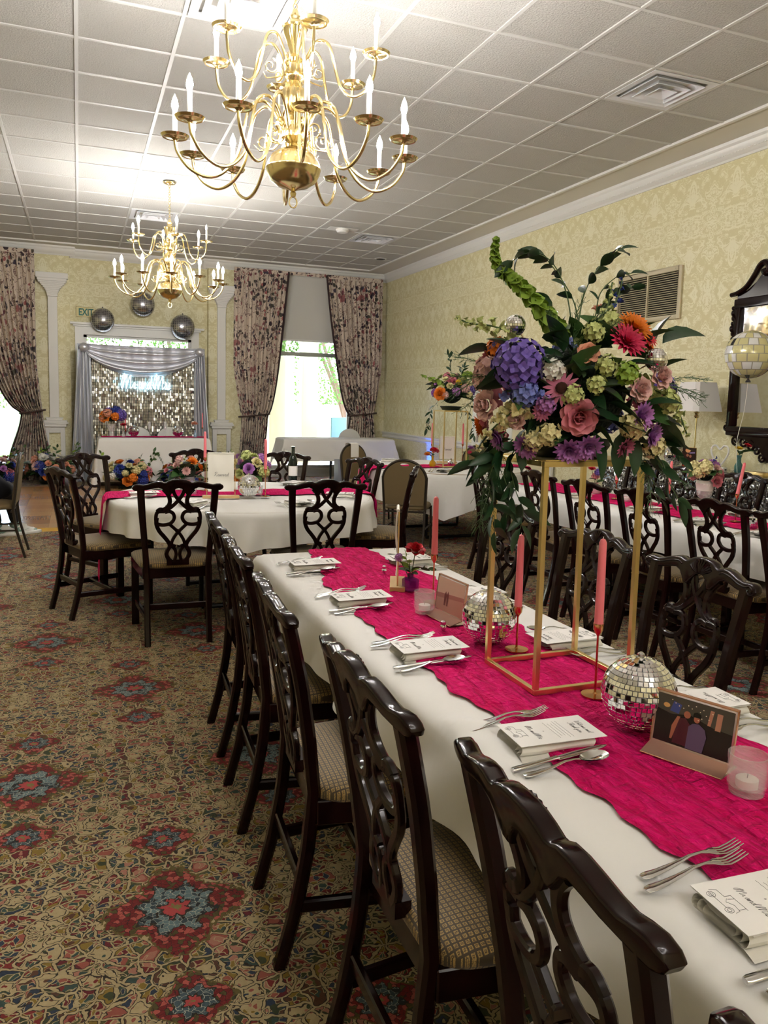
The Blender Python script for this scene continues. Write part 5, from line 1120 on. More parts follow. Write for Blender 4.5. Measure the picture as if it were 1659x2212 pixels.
def hyd_mesh(seed=2, n=75, dome=1.0, lo=.92, np_=4, L=.21, W=.23):
    m = MB(); rnd = random.Random(seed)
    for k in range(n):
        z = 1-1.5*(k+.5)/n; th = k*2.39996; r = sqrt(max(0, 1-z*z)); d = Vector((r*cos(th), r*sin(th), z*dome)); d.normalize(); c = d*.86*rnd.uniform(lo, 1.05); e = d.orthogonal().normalized(); f = d.cross(e); a0 = rnd.uniform(0, 6.28)
        for q in range(np_):
            a = a0+q*2*pi/np_; petal(m, c, e*cos(a)+f*sin(a), d, L, W, (.75, 1.55), .10, 3)
    m.sphere(.70, 10, 7); return m.mesh(179, fix=False)
def mum_mesh(seed=3, layers=((15, .15, .95, 1.2), (14, .14, .85, .85), (11, .10, .66, .5), (7, .05, .45, .2)), W=.36):
    m = MB(); rnd = random.Random(seed)
    for i, (n, r, L, c) in enumerate(layers):
        for k in range(n):
            a = 2*pi*(k+.5*(i % 2))/n+rnd.uniform(-.08, .08); d = (cos(a), sin(a), 0); petal(m, (d[0]*r, d[1]*r, .05*i), d, (0, 0, 1), L, W, (c*.7, c*1.15), .3, 4)
    m.sphere(.16, 8, 5, (0, 0, .08)); return m.mesh(179, fix=False)
def cone_petals():
    m = MB()
    for k in range(15): a = 2*pi*k/15; d = (cos(a), sin(a), 0); petal(m, (d[0]*.3, d[1]*.3, 0), d, (0, 0, 1), .78, .24, (1.45, 1.75), .2, 4)
    return m.mesh(179, fix=False)
def leaf_mesh(w=.46, bend=.5, n=7, teeth=0):
    m = MB(); vs = []
    for j in range(n):
        v = j/(n-1); ww = w*(sin(pi*v**.85)**.8)+.004
        if teeth: ww *= 1+.08*(j % 2)
        x = v; z = -bend*v*v*.5
        for i in (-1, 0, 1): vs.append((ww*i*.5, x, z+abs(i)*ww*.22))
    return m.add(vs, [(j*3+i, j*3+i+1, j*3+i+4, j*3+i+3) for j in range(n-1) for i in range(2)]).mesh(179, fix=False)
def bell_mesh():
    m = MB(); m.lathe([(.10, 0), (.42, .10), (.80, .26), (1.05, .34), (1.16, .32)], 14, mod=lambda a, i: 1+.12*cos(5*a)*(i >= 3)); m.f = [q for q in m.f if len(q) == 4]; m.sphere(.16, 6, 4, (0, 0, .2)); return m.mesh(179, fix=False)
def snap_mesh():
    m = MB(); 
    for a, L in ((-1.2, .9), (-.4, .7), (.4, .7), (1.2, .9), (3.14, 1.0), (2.4, .8), (-2.4, .8)): d = (sin(a), cos(a), 0); petal(m, (0, 0, .1), d, (0, 0, 1), L, .7, (.3, 1.6), .5, 4)
    m.lathe([(.1, -.4), (.28, -.2), (.3, .15)], 7); return m.mesh(179, fix=False)
FL = {'rose': rose_mesh(), 'hyd': hyd_mesh(), 'hyd2': hyd_mesh(9, 40, 1.0, .85, 4, .28, .28), 'mum': mum_mesh(), 'zin': mum_mesh(5, ((20, .12, .98, 1.3), (18, .12, .86, 1.05), (14, .1, .7, .8), (10, .08, .5, .5), (6, .05, .32, .25)), .27), 'cone': cone_petals(), 'bell': bell_mesh(), 'snap': snap_mesh(),
      'leaf': leaf_mesh(), 'leafn': leaf_mesh(.34, .35), 'leafw': leaf_mesh(.75, .6, 11, 1), 'stock': hyd_mesh(13, 26, 1.2, .66, 5, .40, .36), 'conedome': MB().sphere(.36, 12, 8, (0, 0, .08), .8).mesh(179)}
def pm_(n, c, v=.25): return plain('petal_'+n, c, 0.6, var=v)
PET = {'purple': pm_('purple', (116, 92, 186)), 'lilac': pm_('lilac', (186, 122, 196)), 'pink': pm_('pink', (236, 140, 156)), 'pale': pm_('pale_pink', (238, 190, 184)), 'cream': pm_('cream', (240, 228, 170)), 'lime': M_LIME, 'blue': pm_('blue', (120, 132, 206)), 'navy': pm_('royal_blue', (40, 60, 150)),
       'orange': pm_('orange', (236, 128, 24)), 'hot': pm_('hot_pink', (216, 46, 92)), 'red': pm_('red', (208, 18, 44)), 'yellow': pm_('yellow', (246, 204, 40)), 'mauve': pm_('mauve_pink', (206, 116, 150)), 'peach': pm_('peach', (244, 170, 140)), 'palegreen': pm_('pale_green', (206, 214, 140)), 'white': pm_('white', (240, 238, 230), .1)}
M_CONE = plain('cone_brown', (92, 42, 28), 0.8, bump=(90, .8, .02))
LABELS = {'rose': 'rose', 'hyd': 'hydrangea_head', 'hyd2': 'flower_cluster', 'mum': 'chrysanthemum', 'zin': 'zinnia', 'cone': 'coneflower', 'stock': 'stock_bloom'}
def flower(par, kind, mat, p, d, r, roll=None):
    o = ob(LABELS.get(kind, kind), FL[kind], PET[mat], par, p, aim(d, random.uniform(0, 6) if roll is None else roll), r)
    if kind == 'cone': ob('seed_cone', FL['conedome'], M_CONE, o)
    return o
def leaf(par, p, d, L, kind='leaf', mat=None, roll=0.0):
    """leaf growing along d"""
    d = Vector(d).normalized(); up = Vector((0, 0, 1)); x = d.cross(up); x = x.normalized() if x.length > .05 else Vector((1, 0, 0)); z = x.cross(d)
    mt = Matrix((x, d, z)).transposed() @ Matrix.Rotation(roll, 3, 'Y'); return ob('leaf', FL[kind], mat or M_LEAF, par, p, mt.to_euler(), L)
def spray(par, pts, nl, L, kind='leaf', mat=None, seed=0, stem=.0016, start=.15):
    rnd = random.Random(seed); path = cr(pts, 6); s = MB().tube(path, [stem*(1-.6*k/len(path)) for k in range(len(path))], 5).build('leafy_stem', M_STEM, par)
    for k in range(nl):
        v = start+(1-start)*k/max(nl-1, 1); i = min(int(v*(len(path)-1)), len(path)-2); t_ = (path[i+1]-path[i]).normalized(); side = t_.cross(Vector((rnd.uniform(-.3, .3), rnd.uniform(-.3, .3), 1))).normalized()*(1 if k % 2 else -1)
        d = t_*.75+side*(.9 if k < nl-1 else .1)+Vector((rnd.uniform(-.2, .2), rnd.uniform(-.2, .2), rnd.uniform(-.25, .25))); leaf(s, path[i], d, L*rnd.uniform(.8, 1.2), kind, mat, rnd.uniform(.5, 1.5)*rnd.choice((-1, 1)))
    return s
def spike(par, name, pts, nf, r0, r1, kind, mat, seed=0):
    """flower spike: florets spiralling up a curved stem, smaller to the tip"""
    rnd = random.Random(seed); path = cr(pts, 6); s = MB().tube(path, .0022, 5).build(name, M_STEM, par)
    for k in range(nf):
        v = k/(nf-1); i = min(int(v*(len(path)-1)), len(path)-2); t_ = (path[i+1]-path[i]).normalized(); e = t_.orthogonal().normalized(); f = t_.cross(e); a = k*2.4
        d = e*cos(a)+f*sin(a)+t_*(.35+.5*v); r = r0+(r1-r0)*v; ob('floret', FL[kind], mat, s, path[i]+d.normalized()*r*.45, aim(d, rnd.uniform(0, 6)), r)
    return s
def wisps(par, origin, dirs, L, seed=0, n=9):
    rnd = random.Random(seed); m = MB()
    for d in dirs:
        d = Vector(d).normalized(); pts = [Vector(origin)]; q = d.copy()
        for k in range(6): q = (q+Vector((rnd.uniform(-.2, .2), rnd.uniform(-.2, .2), rnd.uniform(-.25, .1)))).normalized(); pts.append(pts[-1]+q*L/6)
        P = cr(pts, 3); m.tube(P, .001, 3, caps=False)
        for k in range(2, len(P)):
            for b in range(n//3):
                w_ = Vector((rnd.uniform(-1, 1), rnd.uniform(-1, 1), rnd.uniform(-.6, .8))).normalized(); l = L*.16*rnd.uniform(.5, 1.2); m.tube([P[k], P[k]+w_*l*.5+q*l*.25, P[k]+w_*l*.8+q*l*.7], .0006, 3, caps=False)
    o = m.build('fern_wisps', M_LEAF2, par, smooth=0, fix=False); o['kind'] = 'stuff'; return o

# ------------------------------------------------------------------ the big centrepiece
bq = thing('flower_centrepiece', 'large mixed bouquet with purple hydrangea, pink rose and disco picks on gold stand', 'flower arrangement', (-3.145, -1.71, 1.3035))
LA = Vector((.829, -.559, 0)); DE = Vector((-.559, -.829, 0))
def BP_(lat, z, dep=None):
    if dep is None: dep = .165*sqrt(max(0.0, 1-(lat/.27)**2-((z-1.45)/.21)**2))
    return LA*lat+DE*dep+Vector((0, 0, z-1.3035))
def BD(p, k=.12): d = Vector((p.x, p.y, p.z-k)); return d.normalized()
MB().lathe([(0, 0), (.085, 0), (.105, .03), (.10, .045), (0, .05)], 24).build('foam_tray', plain('dark_green_tray', (20, 34, 26), 0.6), bq)
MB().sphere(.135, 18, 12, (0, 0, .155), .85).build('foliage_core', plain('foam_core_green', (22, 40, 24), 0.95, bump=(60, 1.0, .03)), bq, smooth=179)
big = [('hyd','purple',-.112,1.515,.068),('hyd2','blue',-.095,1.452,.036),('rose','pink',.022,1.405,.046),('cone','mauve',-.018,1.466,.040),('rose','pale',-.190,1.425,.040),('mum','lilac',-.086,1.340,.034),('mum','lilac',.004,1.337,.038),('mum','lilac',.042,1.346,.036),('mum','lilac',-.150,1.352,.030),
 ('stock','cream',-.040,1.368,.030),('stock','cream',-.075,1.352,.028),('stock','cream',.135,1.390,.034),('mum','mauve',.118,1.345,.028),('mum','lilac',.148,1.412,.036),('mum','lilac',.175,1.372,.032),('stock','cream',.185,1.345,.030),('zin','orange',.128,1.600,.044),('zin','hot',.112,1.567,.046),('cone','red',.165,1.585,.026),
 ('stock','palegreen',.075,1.515,.027),('stock','palegreen',.055,1.475,.024),('stock','lime',.118,1.50,.030),('rose','pale',.195,1.500,.034),('rose','pale',.150,1.470,.032),('stock','palegreen',.045,1.590,.027),('stock','palegreen',.078,1.618,.030),('rose','peach',.062,1.655,.024),('stock','white',-.038,1.505,.030),('hyd2','lilac',-.05,1.43,.026),('stock','palegreen',.215,1.44,.026),('stock','palegreen',.005,1.452,.026),('mum','blue',.085,1.69,.018),('mum','navy',.10,1.672,.016),('rose','peach',.035,1.545,.028),('rose','pale',-.115,1.395,.026),('mum','mauve',-.055,1.415,.024)]
for k, mt, la, z, r in big:
    p = BP_(la, z); p += BD(p)*.012; flower(bq, k, mt, p, BD(p)+DE*.35 if k in ('rose', 'cone', 'zin') else BD(p), r, 0.3*len(k) if k == 'hyd' else None)
rnd = random.Random(21)
for k in range(34):      # the side away from the camera
    th = rnd.uniform(-2.0, 2.0); z = rnd.uniform(1.35, 1.62); rr_ = .20*sqrt(max(.15, 1-((z-1.45)/.22)**2)); p = LA*(rr_*sin(th)*1.1)+DE*(-rr_*cos(th)*.8)+Vector((0, 0, z-1.3035))
    flower(bq, rnd.choice(['mum', 'stock', 'rose', 'zin', 'hyd2', 'stock']), rnd.choice(['lilac', 'cream', 'pink', 'pale', 'palegreen', 'blue', 'hot', 'orange', 'purple']), p, BD(p), rnd.uniform(.028, .042))
V = lambda la, z, de=.06: BP_(la, z, de)
spike(bq, 'bells_of_ireland', [V(-.03, 1.60, .05), V(-.075, 1.655, .05), V(-.130, 1.715, .05), V(-.180, 1.755, .04), V(-.197, 1.79, .04), V(-.195, 1.835, .03)], 74, .022, .007, 'bell', M_LIME, 1)
spike(bq, 'snapdragon', [V(-.13, 1.60), V(-.20, 1.62), V(-.25, 1.625), V(-.285, 1.64)], 20, .026, .006, 'snap', PET['palegreen'], 2)
spike(bq, 'snapdragon', [V(-.10, 1.43, .15), V(-.145, 1.40, .15), V(-.185, 1.36, .13), V(-.215, 1.315, .11)], 22, .030, .007, 'snap', PET['cream'], 3)
spike(bq, 'snapdragon', [V(.16, 1.48, .10), V(.215, 1.46, .09), V(.25, 1.42, .08), V(.275, 1.365, .07)], 22, .028, .007, 'snap', PET['palegreen'], 4)
spike(bq, 'snapdragon', [V(.02, 1.56, .10), V(.05, 1.61, .10), V(.075, 1.66, .09), V(.085, 1.72, .08)], 16, .024, .006, 'snap', PET['palegreen'], 5)
spike(bq, 'larkspur', [V(.07, 1.60, .08), V(.09, 1.66, .08), V(.105, 1.71, .07), (V(.108, 1.75, .06))], 12, .014, .006, 'snap', PET['navy'], 6)
spike(bq, 'delphinium', [V(-.15, 1.46, .14), V(-.10, 1.46, .17), V(-.06, 1.445, .17)], 9, .022, .016, 'snap', PET['blue'], 7)
sp = [([(.0, 1.60), (-.02, 1.70), (-.06, 1.775), (-.115, 1.795), (-.155, 1.775)], 9, .050), ([(.01, 1.60), (.02, 1.69), (.045, 1.75), (.08, 1.79), (.105, 1.805)], 8, .050), ([(.02, 1.60), (.0, 1.68), (-.035, 1.74), (-.075, 1.79), (-.09, 1.80)], 7, .046), ([(.03, 1.60), (.07, 1.67), (.10, 1.70), (.135, 1.715)], 6, .045), ([(-.01, 1.58), (-.04, 1.65), (-.06, 1.68)], 4, .045), ([(.03, 1.58), (.05, 1.64), (.06, 1.70), (.10, 1.74), (.13, 1.745)], 6, .042)]
for k, (pts, n, L) in enumerate(sp): spray(bq, [V(a, z, .05-.02*k % .05) for a, z in pts], n, L, 'leaf', M_LEAF, 30+k, .0020, .3)
for k, (pts, n, L) in enumerate([([(-.13, 1.345), (-.165, 1.30), (-.185, 1.24), (-.17, 1.17), (-.165, 1.11)], 13, .070), ([(-.10, 1.335), (-.135, 1.29), (-.12, 1.22), (-.10, 1.17), (-.105, 1.12)], 11, .066), ([(-.15, 1.36), (-.20, 1.32), (-.215, 1.26), (-.20, 1.20)], 9, .064), ([(-.09, 1.33), (-.14, 1.315), (-.19, 1.30), (-.225, 1.285)], 9, .066), ([(-.12, 1.33), (-.15, 1.26), (-.13, 1.20), (-.14, 1.15)], 9, .06), ([(.17, 1.37), (.215, 1.35), (.25, 1.33), (.27, 1.30)], 7, .055), ([(.14, 1.345), (.18, 1.335), (.215, 1.30), (.24, 1.25), (.265, 1.21)], 12, .056), ([(.12, 1.33), (.18, 1.295), (.205, 1.25), (.225, 1.21)], 8, .052)]):
    spray(bq, [V(a, z, .10-.02*(k % 3)) for a, z in pts], n, L, 'leafn', M_LEAF, 50+k, .0018, .2)
for la, z, dl, dz, L, kd in ((-.12, 1.51, -1.0, -.15, .115, 'leafw'), (-.13, 1.55, -.7, .65, .085, 'leafw'), (.05, 1.395, 1.0, .05, .13, 'leaf'), (.03, 1.42, .9, -.2, .12, 'leaf'), (.06, 1.37, .35, -1.0, .12, 'leafn'), (.13, 1.37, -.1, -1.0, .11, 'leafn'), (.155, 1.365, .15, -1.0, .10, 'leafn'), (.21, 1.39, .9, -.35, .085, 'leafw'), (.05, 1.46, .8, .5, .08, 'leafw'), (.02, 1.50, .3, .9, .09, 'leafw'), (.12, 1.53, .9, .2, .08, 'leaf'), (-.05, 1.38, -.6, -.4, .09, 'leaf'), (-.16, 1.375, -.9, -.5, .08, 'leaf'), (-.02, 1.56, -.3, .9, .10, 'leaf'), (.09, 1.44, .9, -.3, .10, 'leaf'), (.17, 1.43, .8, .3, .09, 'leaf')):
    p = V(la, z, None) if False else BP_(la, z); leaf(bq, p-BD(p)*.01, LA*dl+DE*.25+Vector((0, 0, dz)), L, kd, M_LEAF2 if kd == 'leafw' and la > 0 else M_LEAF, rnd.uniform(-.4, .4))
for k in range(26):
    a = rnd.uniform(0, 2*pi); z = rnd.uniform(1.33, 1.6); d = Vector((cos(a), sin(a), rnd.uniform(-.3, .6))); leaf(bq, Vector((cos(a)*.12, sin(a)*.12, z-1.3035)), d, rnd.uniform(.06, .10), rnd.choice(['leaf', 'leafw', 'leafn']), rnd.choice([M_LEAF, M_LEAF, M_LEAF2]), rnd.uniform(-.6, .6))
for k in range(44):
    la, z = rnd.uniform(-.22, .24), rnd.uniform(1.33, 1.63); p = BP_(la, z); leaf(bq, p-BD(p)*.03, BD(p)*.8+LA*rnd.uniform(-1, 1)+Vector((0, 0, rnd.uniform(-.8, .6))), rnd.uniform(.06, .10), rnd.choice(['leaf', 'leaf', 'leafw']), rnd.choice([M_LEAF, M_LEAF, M_LEAF2]), rnd.uniform(-1, 1))
wisps(bq, V(-.15, 1.50, .05), [LA*-1+Vector((0, 0, z)) for z in (-.5, -.15, .2, .5)]+[LA*-.9+DE*.5], .15, 3); wisps(bq, V(.0, 1.54, .12), [Vector((0, 0, 1))+LA*a for a in (-.4, -.1, .2, .5)], .13, 4); wisps(bq, V(.20, 1.48, .08), [LA+Vector((0, 0, z)) for z in (-.3, .2, .6)], .11, 5)
wisps(bq, V(-.16, 1.34, .08), [Vector((0, 0, -1))+LA*a for a in (-.4, -.1, .1)], .22, 6); wisps(bq, V(.15, 1.34, .08), [Vector((0, 0, -.5))+LA*a for a in (.4, .9)], .16, 7)
for la, z, r, a in ((-.138, 1.620, .0265, -.4), (-.088, 1.532, .018, -.3), (.190, 1.540, .0265, .35)):
    p = BP_(la, z); p = p+BD(p)*.02 if r < .02 else p+DE*.02; e = bpy.data.objects.new('disco_pick', None); COL.objects.link(e); e.parent = bq; e.location = p; mirror_ball(r, .0065 if r > .02 else .0048, e, seed=int(z*100))
    dr = (p-Vector((0, 0, .12))).normalized(); MB().tube([-dr*r*.9, -dr*(r+.07)], .0018, 6).build('wooden_pick', plain('pick_wood', (206, 170, 120), .6), e)

# ------------------------------------------------------------------ smaller arrangements
def arrangement(par, n, R, H, pal, seed, z0=0.0, kinds=('rose', 'stock', 'mum', 'hyd2', 'zin'), rs=(.035, .055), greens=12, gl=.12, core=True):
    rnd = random.Random(seed)
    if core: MB().sphere(R*.62, 12, 8, (0, 0, z0+H*.45), H/R*.55).build('foliage_core', plain('foam_core_green', (22, 40, 24), .95), par, smooth=179)
    for k in range(n):
        z = 1-1.25*(k+.5)/n; th = k*2.39996+seed; r = sqrt(max(0, 1-z*z)); p = Vector((R*r*cos(th), R*r*sin(th), z0+H*.45+H*.5*z)); d = Vector((r*cos(th), r*sin(th), z*.8+.2)); flower(par, kinds[k % len(kinds)], rnd.choice(pal), p*1.0, d, rnd.uniform(*rs))
    for k in range(greens):
        a = rnd.uniform(0, 2*pi); el = rnd.uniform(-.2, 1.0); d = Vector((cos(a), sin(a), el)); leaf(par, Vector((cos(a)*R*.6, sin(a)*R*.6, z0+H*(.2+.4*rnd.random()))), d, gl*rnd.uniform(.7, 1.2), rnd.choice(['leaf', 'leafn', 'leafw']), rnd.choice([M_LEAF, M_LEAF2]), rnd.uniform(-.5, .5))
mixp = ['lilac', 'pale', 'pink', 'cream', 'peach', 'palegreen', 'purple']
t = thing('flower_centrepiece', 'tall mixed bouquet on gold stand at the far round table by the wall', 'flower arrangement', (-.60, 4.265, 1.340))
MB().lathe([(0, 0), (.09, 0), (.12, .04), (0, .045)], 18).build('foam_tray', plain('dark_green_tray', (20, 34, 26), .6), t)
arrangement(t, 30, .20, .36, ['pale', 'cream', 'palegreen', 'lilac', 'yellow', 'palegreen', 'pink'], 31, .03, rs=(.035, .055), greens=26, gl=.14)
flower(t, 'rose', 'orange', (-.19, -.12, .17), (-.7, -.7, .2), .075); flower(t, 'hyd', 'purple', (.16, -.10, .21), (.6, -.7, .3), .07); flower(t, 'rose', 'pink', (-.05, -.12, .31), (-.2, -.6, .8), .06)
for k, pts in enumerate([[(0, 0, .25), (-.02, -.02, .40), (-.03, 0, .52), (-.05, 0, .58)], [(.05, 0, .25), (.10, -.02, .38), (.14, 0, .47)], [(-.15, -.05, .12), (-.26, -.08, .0), (-.30, -.1, -.12), (-.32, -.1, -.2)], [(.15, -.08, .06), (.30, -.12, .0), (.42, -.16, -.08)], [(.1, -.1, .05), (.2, -.12, -.12), (.22, -.14, -.28)]]): spray(t, pts, 12, .075, 'leafn', M_LEAF, 70+k, .002, .2)
spike(t, 'bells_of_ireland', [(-.14, -.05, .26), (-.24, -.08, .31), (-.34, -.1, .33), (-.40, -.1, .36)], 16, .03, .01, 'bell', M_LIME, 8); spike(t, 'bells_of_ireland', [(.05, -.1, .3), (.12, -.12, .38), (.2, -.12, .34), (.24, -.1, .24)], 18, .035, .015, 'bell', M_LIME, 9)
wisps(t, (.2, -.1, .2), [(1, -.3, .4), (1, -.2, 0), (1, -.4, -.5), (.6, -.3, -1)], .35, 12)
# bud vases
def bud_vase(label, x, y, z, h, r, mat, flowers_, sq=False, neck=.4, greens=3):
    t = thing('bud_vase', label, 'vase', (x, y, z))
    if sq: MB().lathe([(0, 0), (r*1.25, 0), (r*1.3, .004), (r*1.3, h*.66), (r*1.0, h*.74), (r*neck, h*.80), (r*neck, h*.95), (r*neck*1.2, h), (r*neck*.9, h), (r*neck*.8, h*.8), (r*.9, h*.62), (r*.9, .01), (0, .01)], 4).build('glass', mat, t, rot=(0, 0, pi/4+.25), smooth=0, bevel=.002)
    else: MB().lathe([(0, 0), (r*.8, 0), (r, h*.12), (r, h*.42), (r*neck, h*.62), (r*neck*.9, h*.85), (r*neck*1.25, h), (r*neck, h), (r*neck*.7, h*.8), (r*neck*.8, h*.6), (r*.85, h*.4), (r*.8, h*.06), (0, h*.05)], 20).build('glass', mat, t, smooth=50)
    for kind, col, px, py, pz, rr_ in flowers_:
        MB().tube(cr([(0, 0, h*.3), (px*.3, py*.3, h), (px, py, pz)], 4), .0018, 5).build('stem', M_STEM, t); flower(t, kind, col, (px, py, pz), (px*3, py*3-.25, .8), rr_)
    rn = random.Random(int(x*100)); 
    for k in range(greens): a = rn.uniform(0, 6.28); leaf(t, (0, 0, h*(.95+.25*rn.random())), (cos(a), sin(a), .5), h*.8, 'leaf', M_LEAF2, rn.uniform(-.5, .5))
    return t
def tint(n, c, r=.05): return plain(n, c, r, Alpha=.62)
v = bud_vase('square purple cut-glass bud vase with red rose on the near table', -3.173, -.795, TOP, .062, .024, tint('purple_glass', (142, 24, 150)), [('rose', 'red', .012, -.01, .155, .040), ('hyd2', 'lilac', -.052, -.01, .125, .017), ('mum', 'palegreen', -.02, -.03, .11, .012)], True, .45, 5)
spray(v, [(0, 0, .06), (-.02, -.02, .10), (-.035, -.03, .135)], 5, .035, 'leaf', M_LIME, 5, .0012); spray(v, [(0, 0, .06), (.04, -.01, .08), (.07, 0, .075)], 4, .04, 'leafn', M_LEAF2, 6, .0012)
bud_vase('amber glass bud vase with red flowers on the far round table', -.83, 4.19, TOP, .11, .035, tint('amber_glass', (214, 160, 20)), [('rose', 'red', .01, -.02, .175, .055), ('mum', 'orange', -.07, -.02, .12, .04)])
bud_vase('small green glass vase with lilac bloom near far reserved sign', -.36, 4.30, TOP, .10, .03, tint('green_glass', (110, 150, 40)), [('mum', 'lilac', .03, 0, .18, .045), ('stock', 'hot', .02, 0, .14, .025)])
t = bud_vase('pink glass bud vase with red and pale blue flowers on the wall-side table', -.523, 1.751, TOP, .085, .035, tint('pink_glass', (240, 190, 200)), [('mum', 'red', -.05, 0, .185, .035), ('hyd2', 'purple', .0, -.02, .165, .035), ('stock', 'pink', .01, .03, .13, .03)])
for k in range(5): spray(t, [(0, 0, .09), (.05+.02*k, -.01, .13), (.07+.025*k, 0, .18-.03*k)], 5, .025, 'leaf', plain('pale_blue_statice', (176, 200, 220), .7), 80+k, .0008)
t = thing('vase_bouquet', 'pink and yellow bouquet in a footed glass vase on the wall-side table', 'flower arrangement', (-.34, .79, TOP))
MB().lathe([(0, 0), (.045, 0), (.045, .006), (.012, .02), (.014, .06), (.05, .10), (.06, .18), (.055, .18), (.045, .11), (0, .09)], 20).build('vase', M_GLASS, t, smooth=50); MB().lathe([(.052, .13), (.060, .18), (.050, .20), (0, .20)], 18).build('wrapped_rim', PET['white'], t)
arrangement(t, 9, .085, .15, ['pink', 'lilac', 'cream', 'pale'], 33, .18, rs=(.035, .05), greens=12, gl=.10); flower(t, 'rose', 'pink', (.06, -.06, .21), (.4, -.8, .2), .05); flower(t, 'rose', 'pink', (.02, -.09, .20), (0, -1, .2), .045); flower(t, 'stock', 'cream', (-.06, -.06, .29), (-.4, -.6, .5), .05); spike(t, 'larkspur', [(.03, 0, .28), (.05, -.01, .33), (.08, -.01, .36)], 9, .018, .008, 'snap', PET['navy'], 14)
o = MB().box(-.045, .045, -.03, .03, 0, .022).build('wrapped_favour', plain('magenta_wrap', (196, 24, 96), .5), None, (-.60, 1.03, TOP), bevel=.008); tag(o, 'small magenta wrapped favour on the wall-side runner', 'favour')
# round-table flowers and bottle
t = thing('flower_arrangement', 'lilac and green bouquet behind the mirror ball on the round table', 'flower arrangement', (-3.13, 2.36, TOP-.006)); MB().lathe([(0, 0), (.06, 0), (.075, .05), (.06, .12), (0, .12)], 18).build('vase', M_GLASS, t, smooth=50)
arrangement(t, 16, .13, .22, ['lilac', 'pale', 'lilac', 'cream', 'palegreen'], 37, .06, rs=(.035, .05), greens=22, gl=.10)
t = thing('flower_arrangement', 'leafy peach and orange bouquet left of the reserved sign on round table', 'flower arrangement', (-3.56, 2.50, TOP-.006)); MB().lathe([(0, 0), (.05, 0), (.065, .05), (.05, .10), (0, .10)], 18).build('vase', M_GLASS, t, smooth=50)
arrangement(t, 10, .10, .20, ['peach', 'orange', 'pale'], 38, .05, rs=(.03, .045), greens=26, gl=.10)
t = thing('wine_bottle', 'dark wine bottle on the far side of the round table', 'bottle', (-2.66, 2.93, TZ+.002)); MB().lathe([(0, 0), (.034, 0), (.036, .01), (.036, .18), (.028, .21), (.014, .235), (.0135, .29), (.0155, .292), (.0155, .30), (0, .30)], 20).build('bottle_glass', plain('bottle_green_black', (18, 30, 24), .08), t); MB().lathe([(.0365, .06), (.0366, .14)], 20).build('paper_label', M_CARD, t)

# ------------------------------------------------------------------ sideboard things
ball_thing('mirror_ball', 'silver mirror ball on sideboard beside the slim lamp', (.74, 2.33, SBZ+.004), .098, .014, seed=11)
def easel_photo(label, x, y, w_, h_):
    t = thing('photo_frame', label, 'picture frame', (x, y, SBZ+.004), radians(-72)); MB().box(-w_/2-.03, w_/2+.03, -.03, .03, 0, .014).build('foot', M_GOLD, t, bevel=.002)
    p = MB().box(-w_/2, w_/2, .0, .006, .014, .014+h_).build('photo_print', plain('print_dark', (46, 24, 22), .25), t, smooth=0); MB().box(-w_/2-.004, w_/2+.004, .006, .010, .010, .018+h_).build('frame', M_GOLD, t, smooth=0)
    q = lambda u, v, k: (-w_/2+w_*u, -.0004-.0003*k, .014+h_*v)
    for k, (nm, c, poly) in enumerate((('print_fire', (206, 60, 24), [(.05, .02), (.95, .02), (.85, .3), (.6, .24), (.4, .36), (.15, .28)]), ('print_glow', (238, 170, 120), disc(.42, .86, .2, .12)), ('print_skin', (176, 108, 84), disc(.4, .6, .1, .08)), ('print_skin', (176, 108, 84), disc(.62, .56, .09, .08)), ('print_lilac', (150, 130, 190), [(.55, .76), (.95, .8), (.95, .72), (.55, .7)]))): MB().add([q(a, b, k+1) for a, b in poly], [tuple(range(len(poly)))]).build('print_shape', plain(nm, c, .25), p, smooth=0)
easel_photo('small red and dark photo in gold stand on the sideboard', .665, 2.07, .125, .165)
t = thing('heart_light', 'white heart outline light on block base on the sideboard', 'heart lamp', (.74, 1.79, SBZ+.004), radians(-75)); MB().box(-.06, .06, -.03, .03, 0, .035).build('base', M_WHITE, t, bevel=.004); MB().box(.058, .066, -.01, .01, .01, .022).build('switch', M_BLACK, t)
hp = cr([(0, 0, .045), (.05, 0, .10), (.078, 0, .16), (.070, 0, .205), (.035, 0, .215), (0, 0, .185), (-.035, 0, .215), (-.070, 0, .205), (-.078, 0, .16), (-.05, 0, .10)], 6, True); MB().tube(hp+[hp[0]], .008, 8, caps=False).build('heart_tube', M_WHITE, t)
bud_vase('teal glass bottle vase with yellow and red daisies on the sideboard', .74, 1.575, SBZ+.004, .15, .034, tint('teal_glass', (70, 130, 126)), [('zin', 'yellow', -.03, -.02, .20, .035), ('zin', 'red', .03, -.05, .225, .035)], neck=.55, greens=2)
t = thing('gold_box', 'small flat gold box cut off by the right frame edge on sideboard', 'box', (.68, 1.30, SBZ+.004)); MB().box(-.06, .06, -.09, .09, 0, .03).build('body', M_GOLD, t, bevel=.003); MB().box(-.062, .062, -.092, .092, .03, .038).build('lid', M_GOLD, t, bevel=.003)
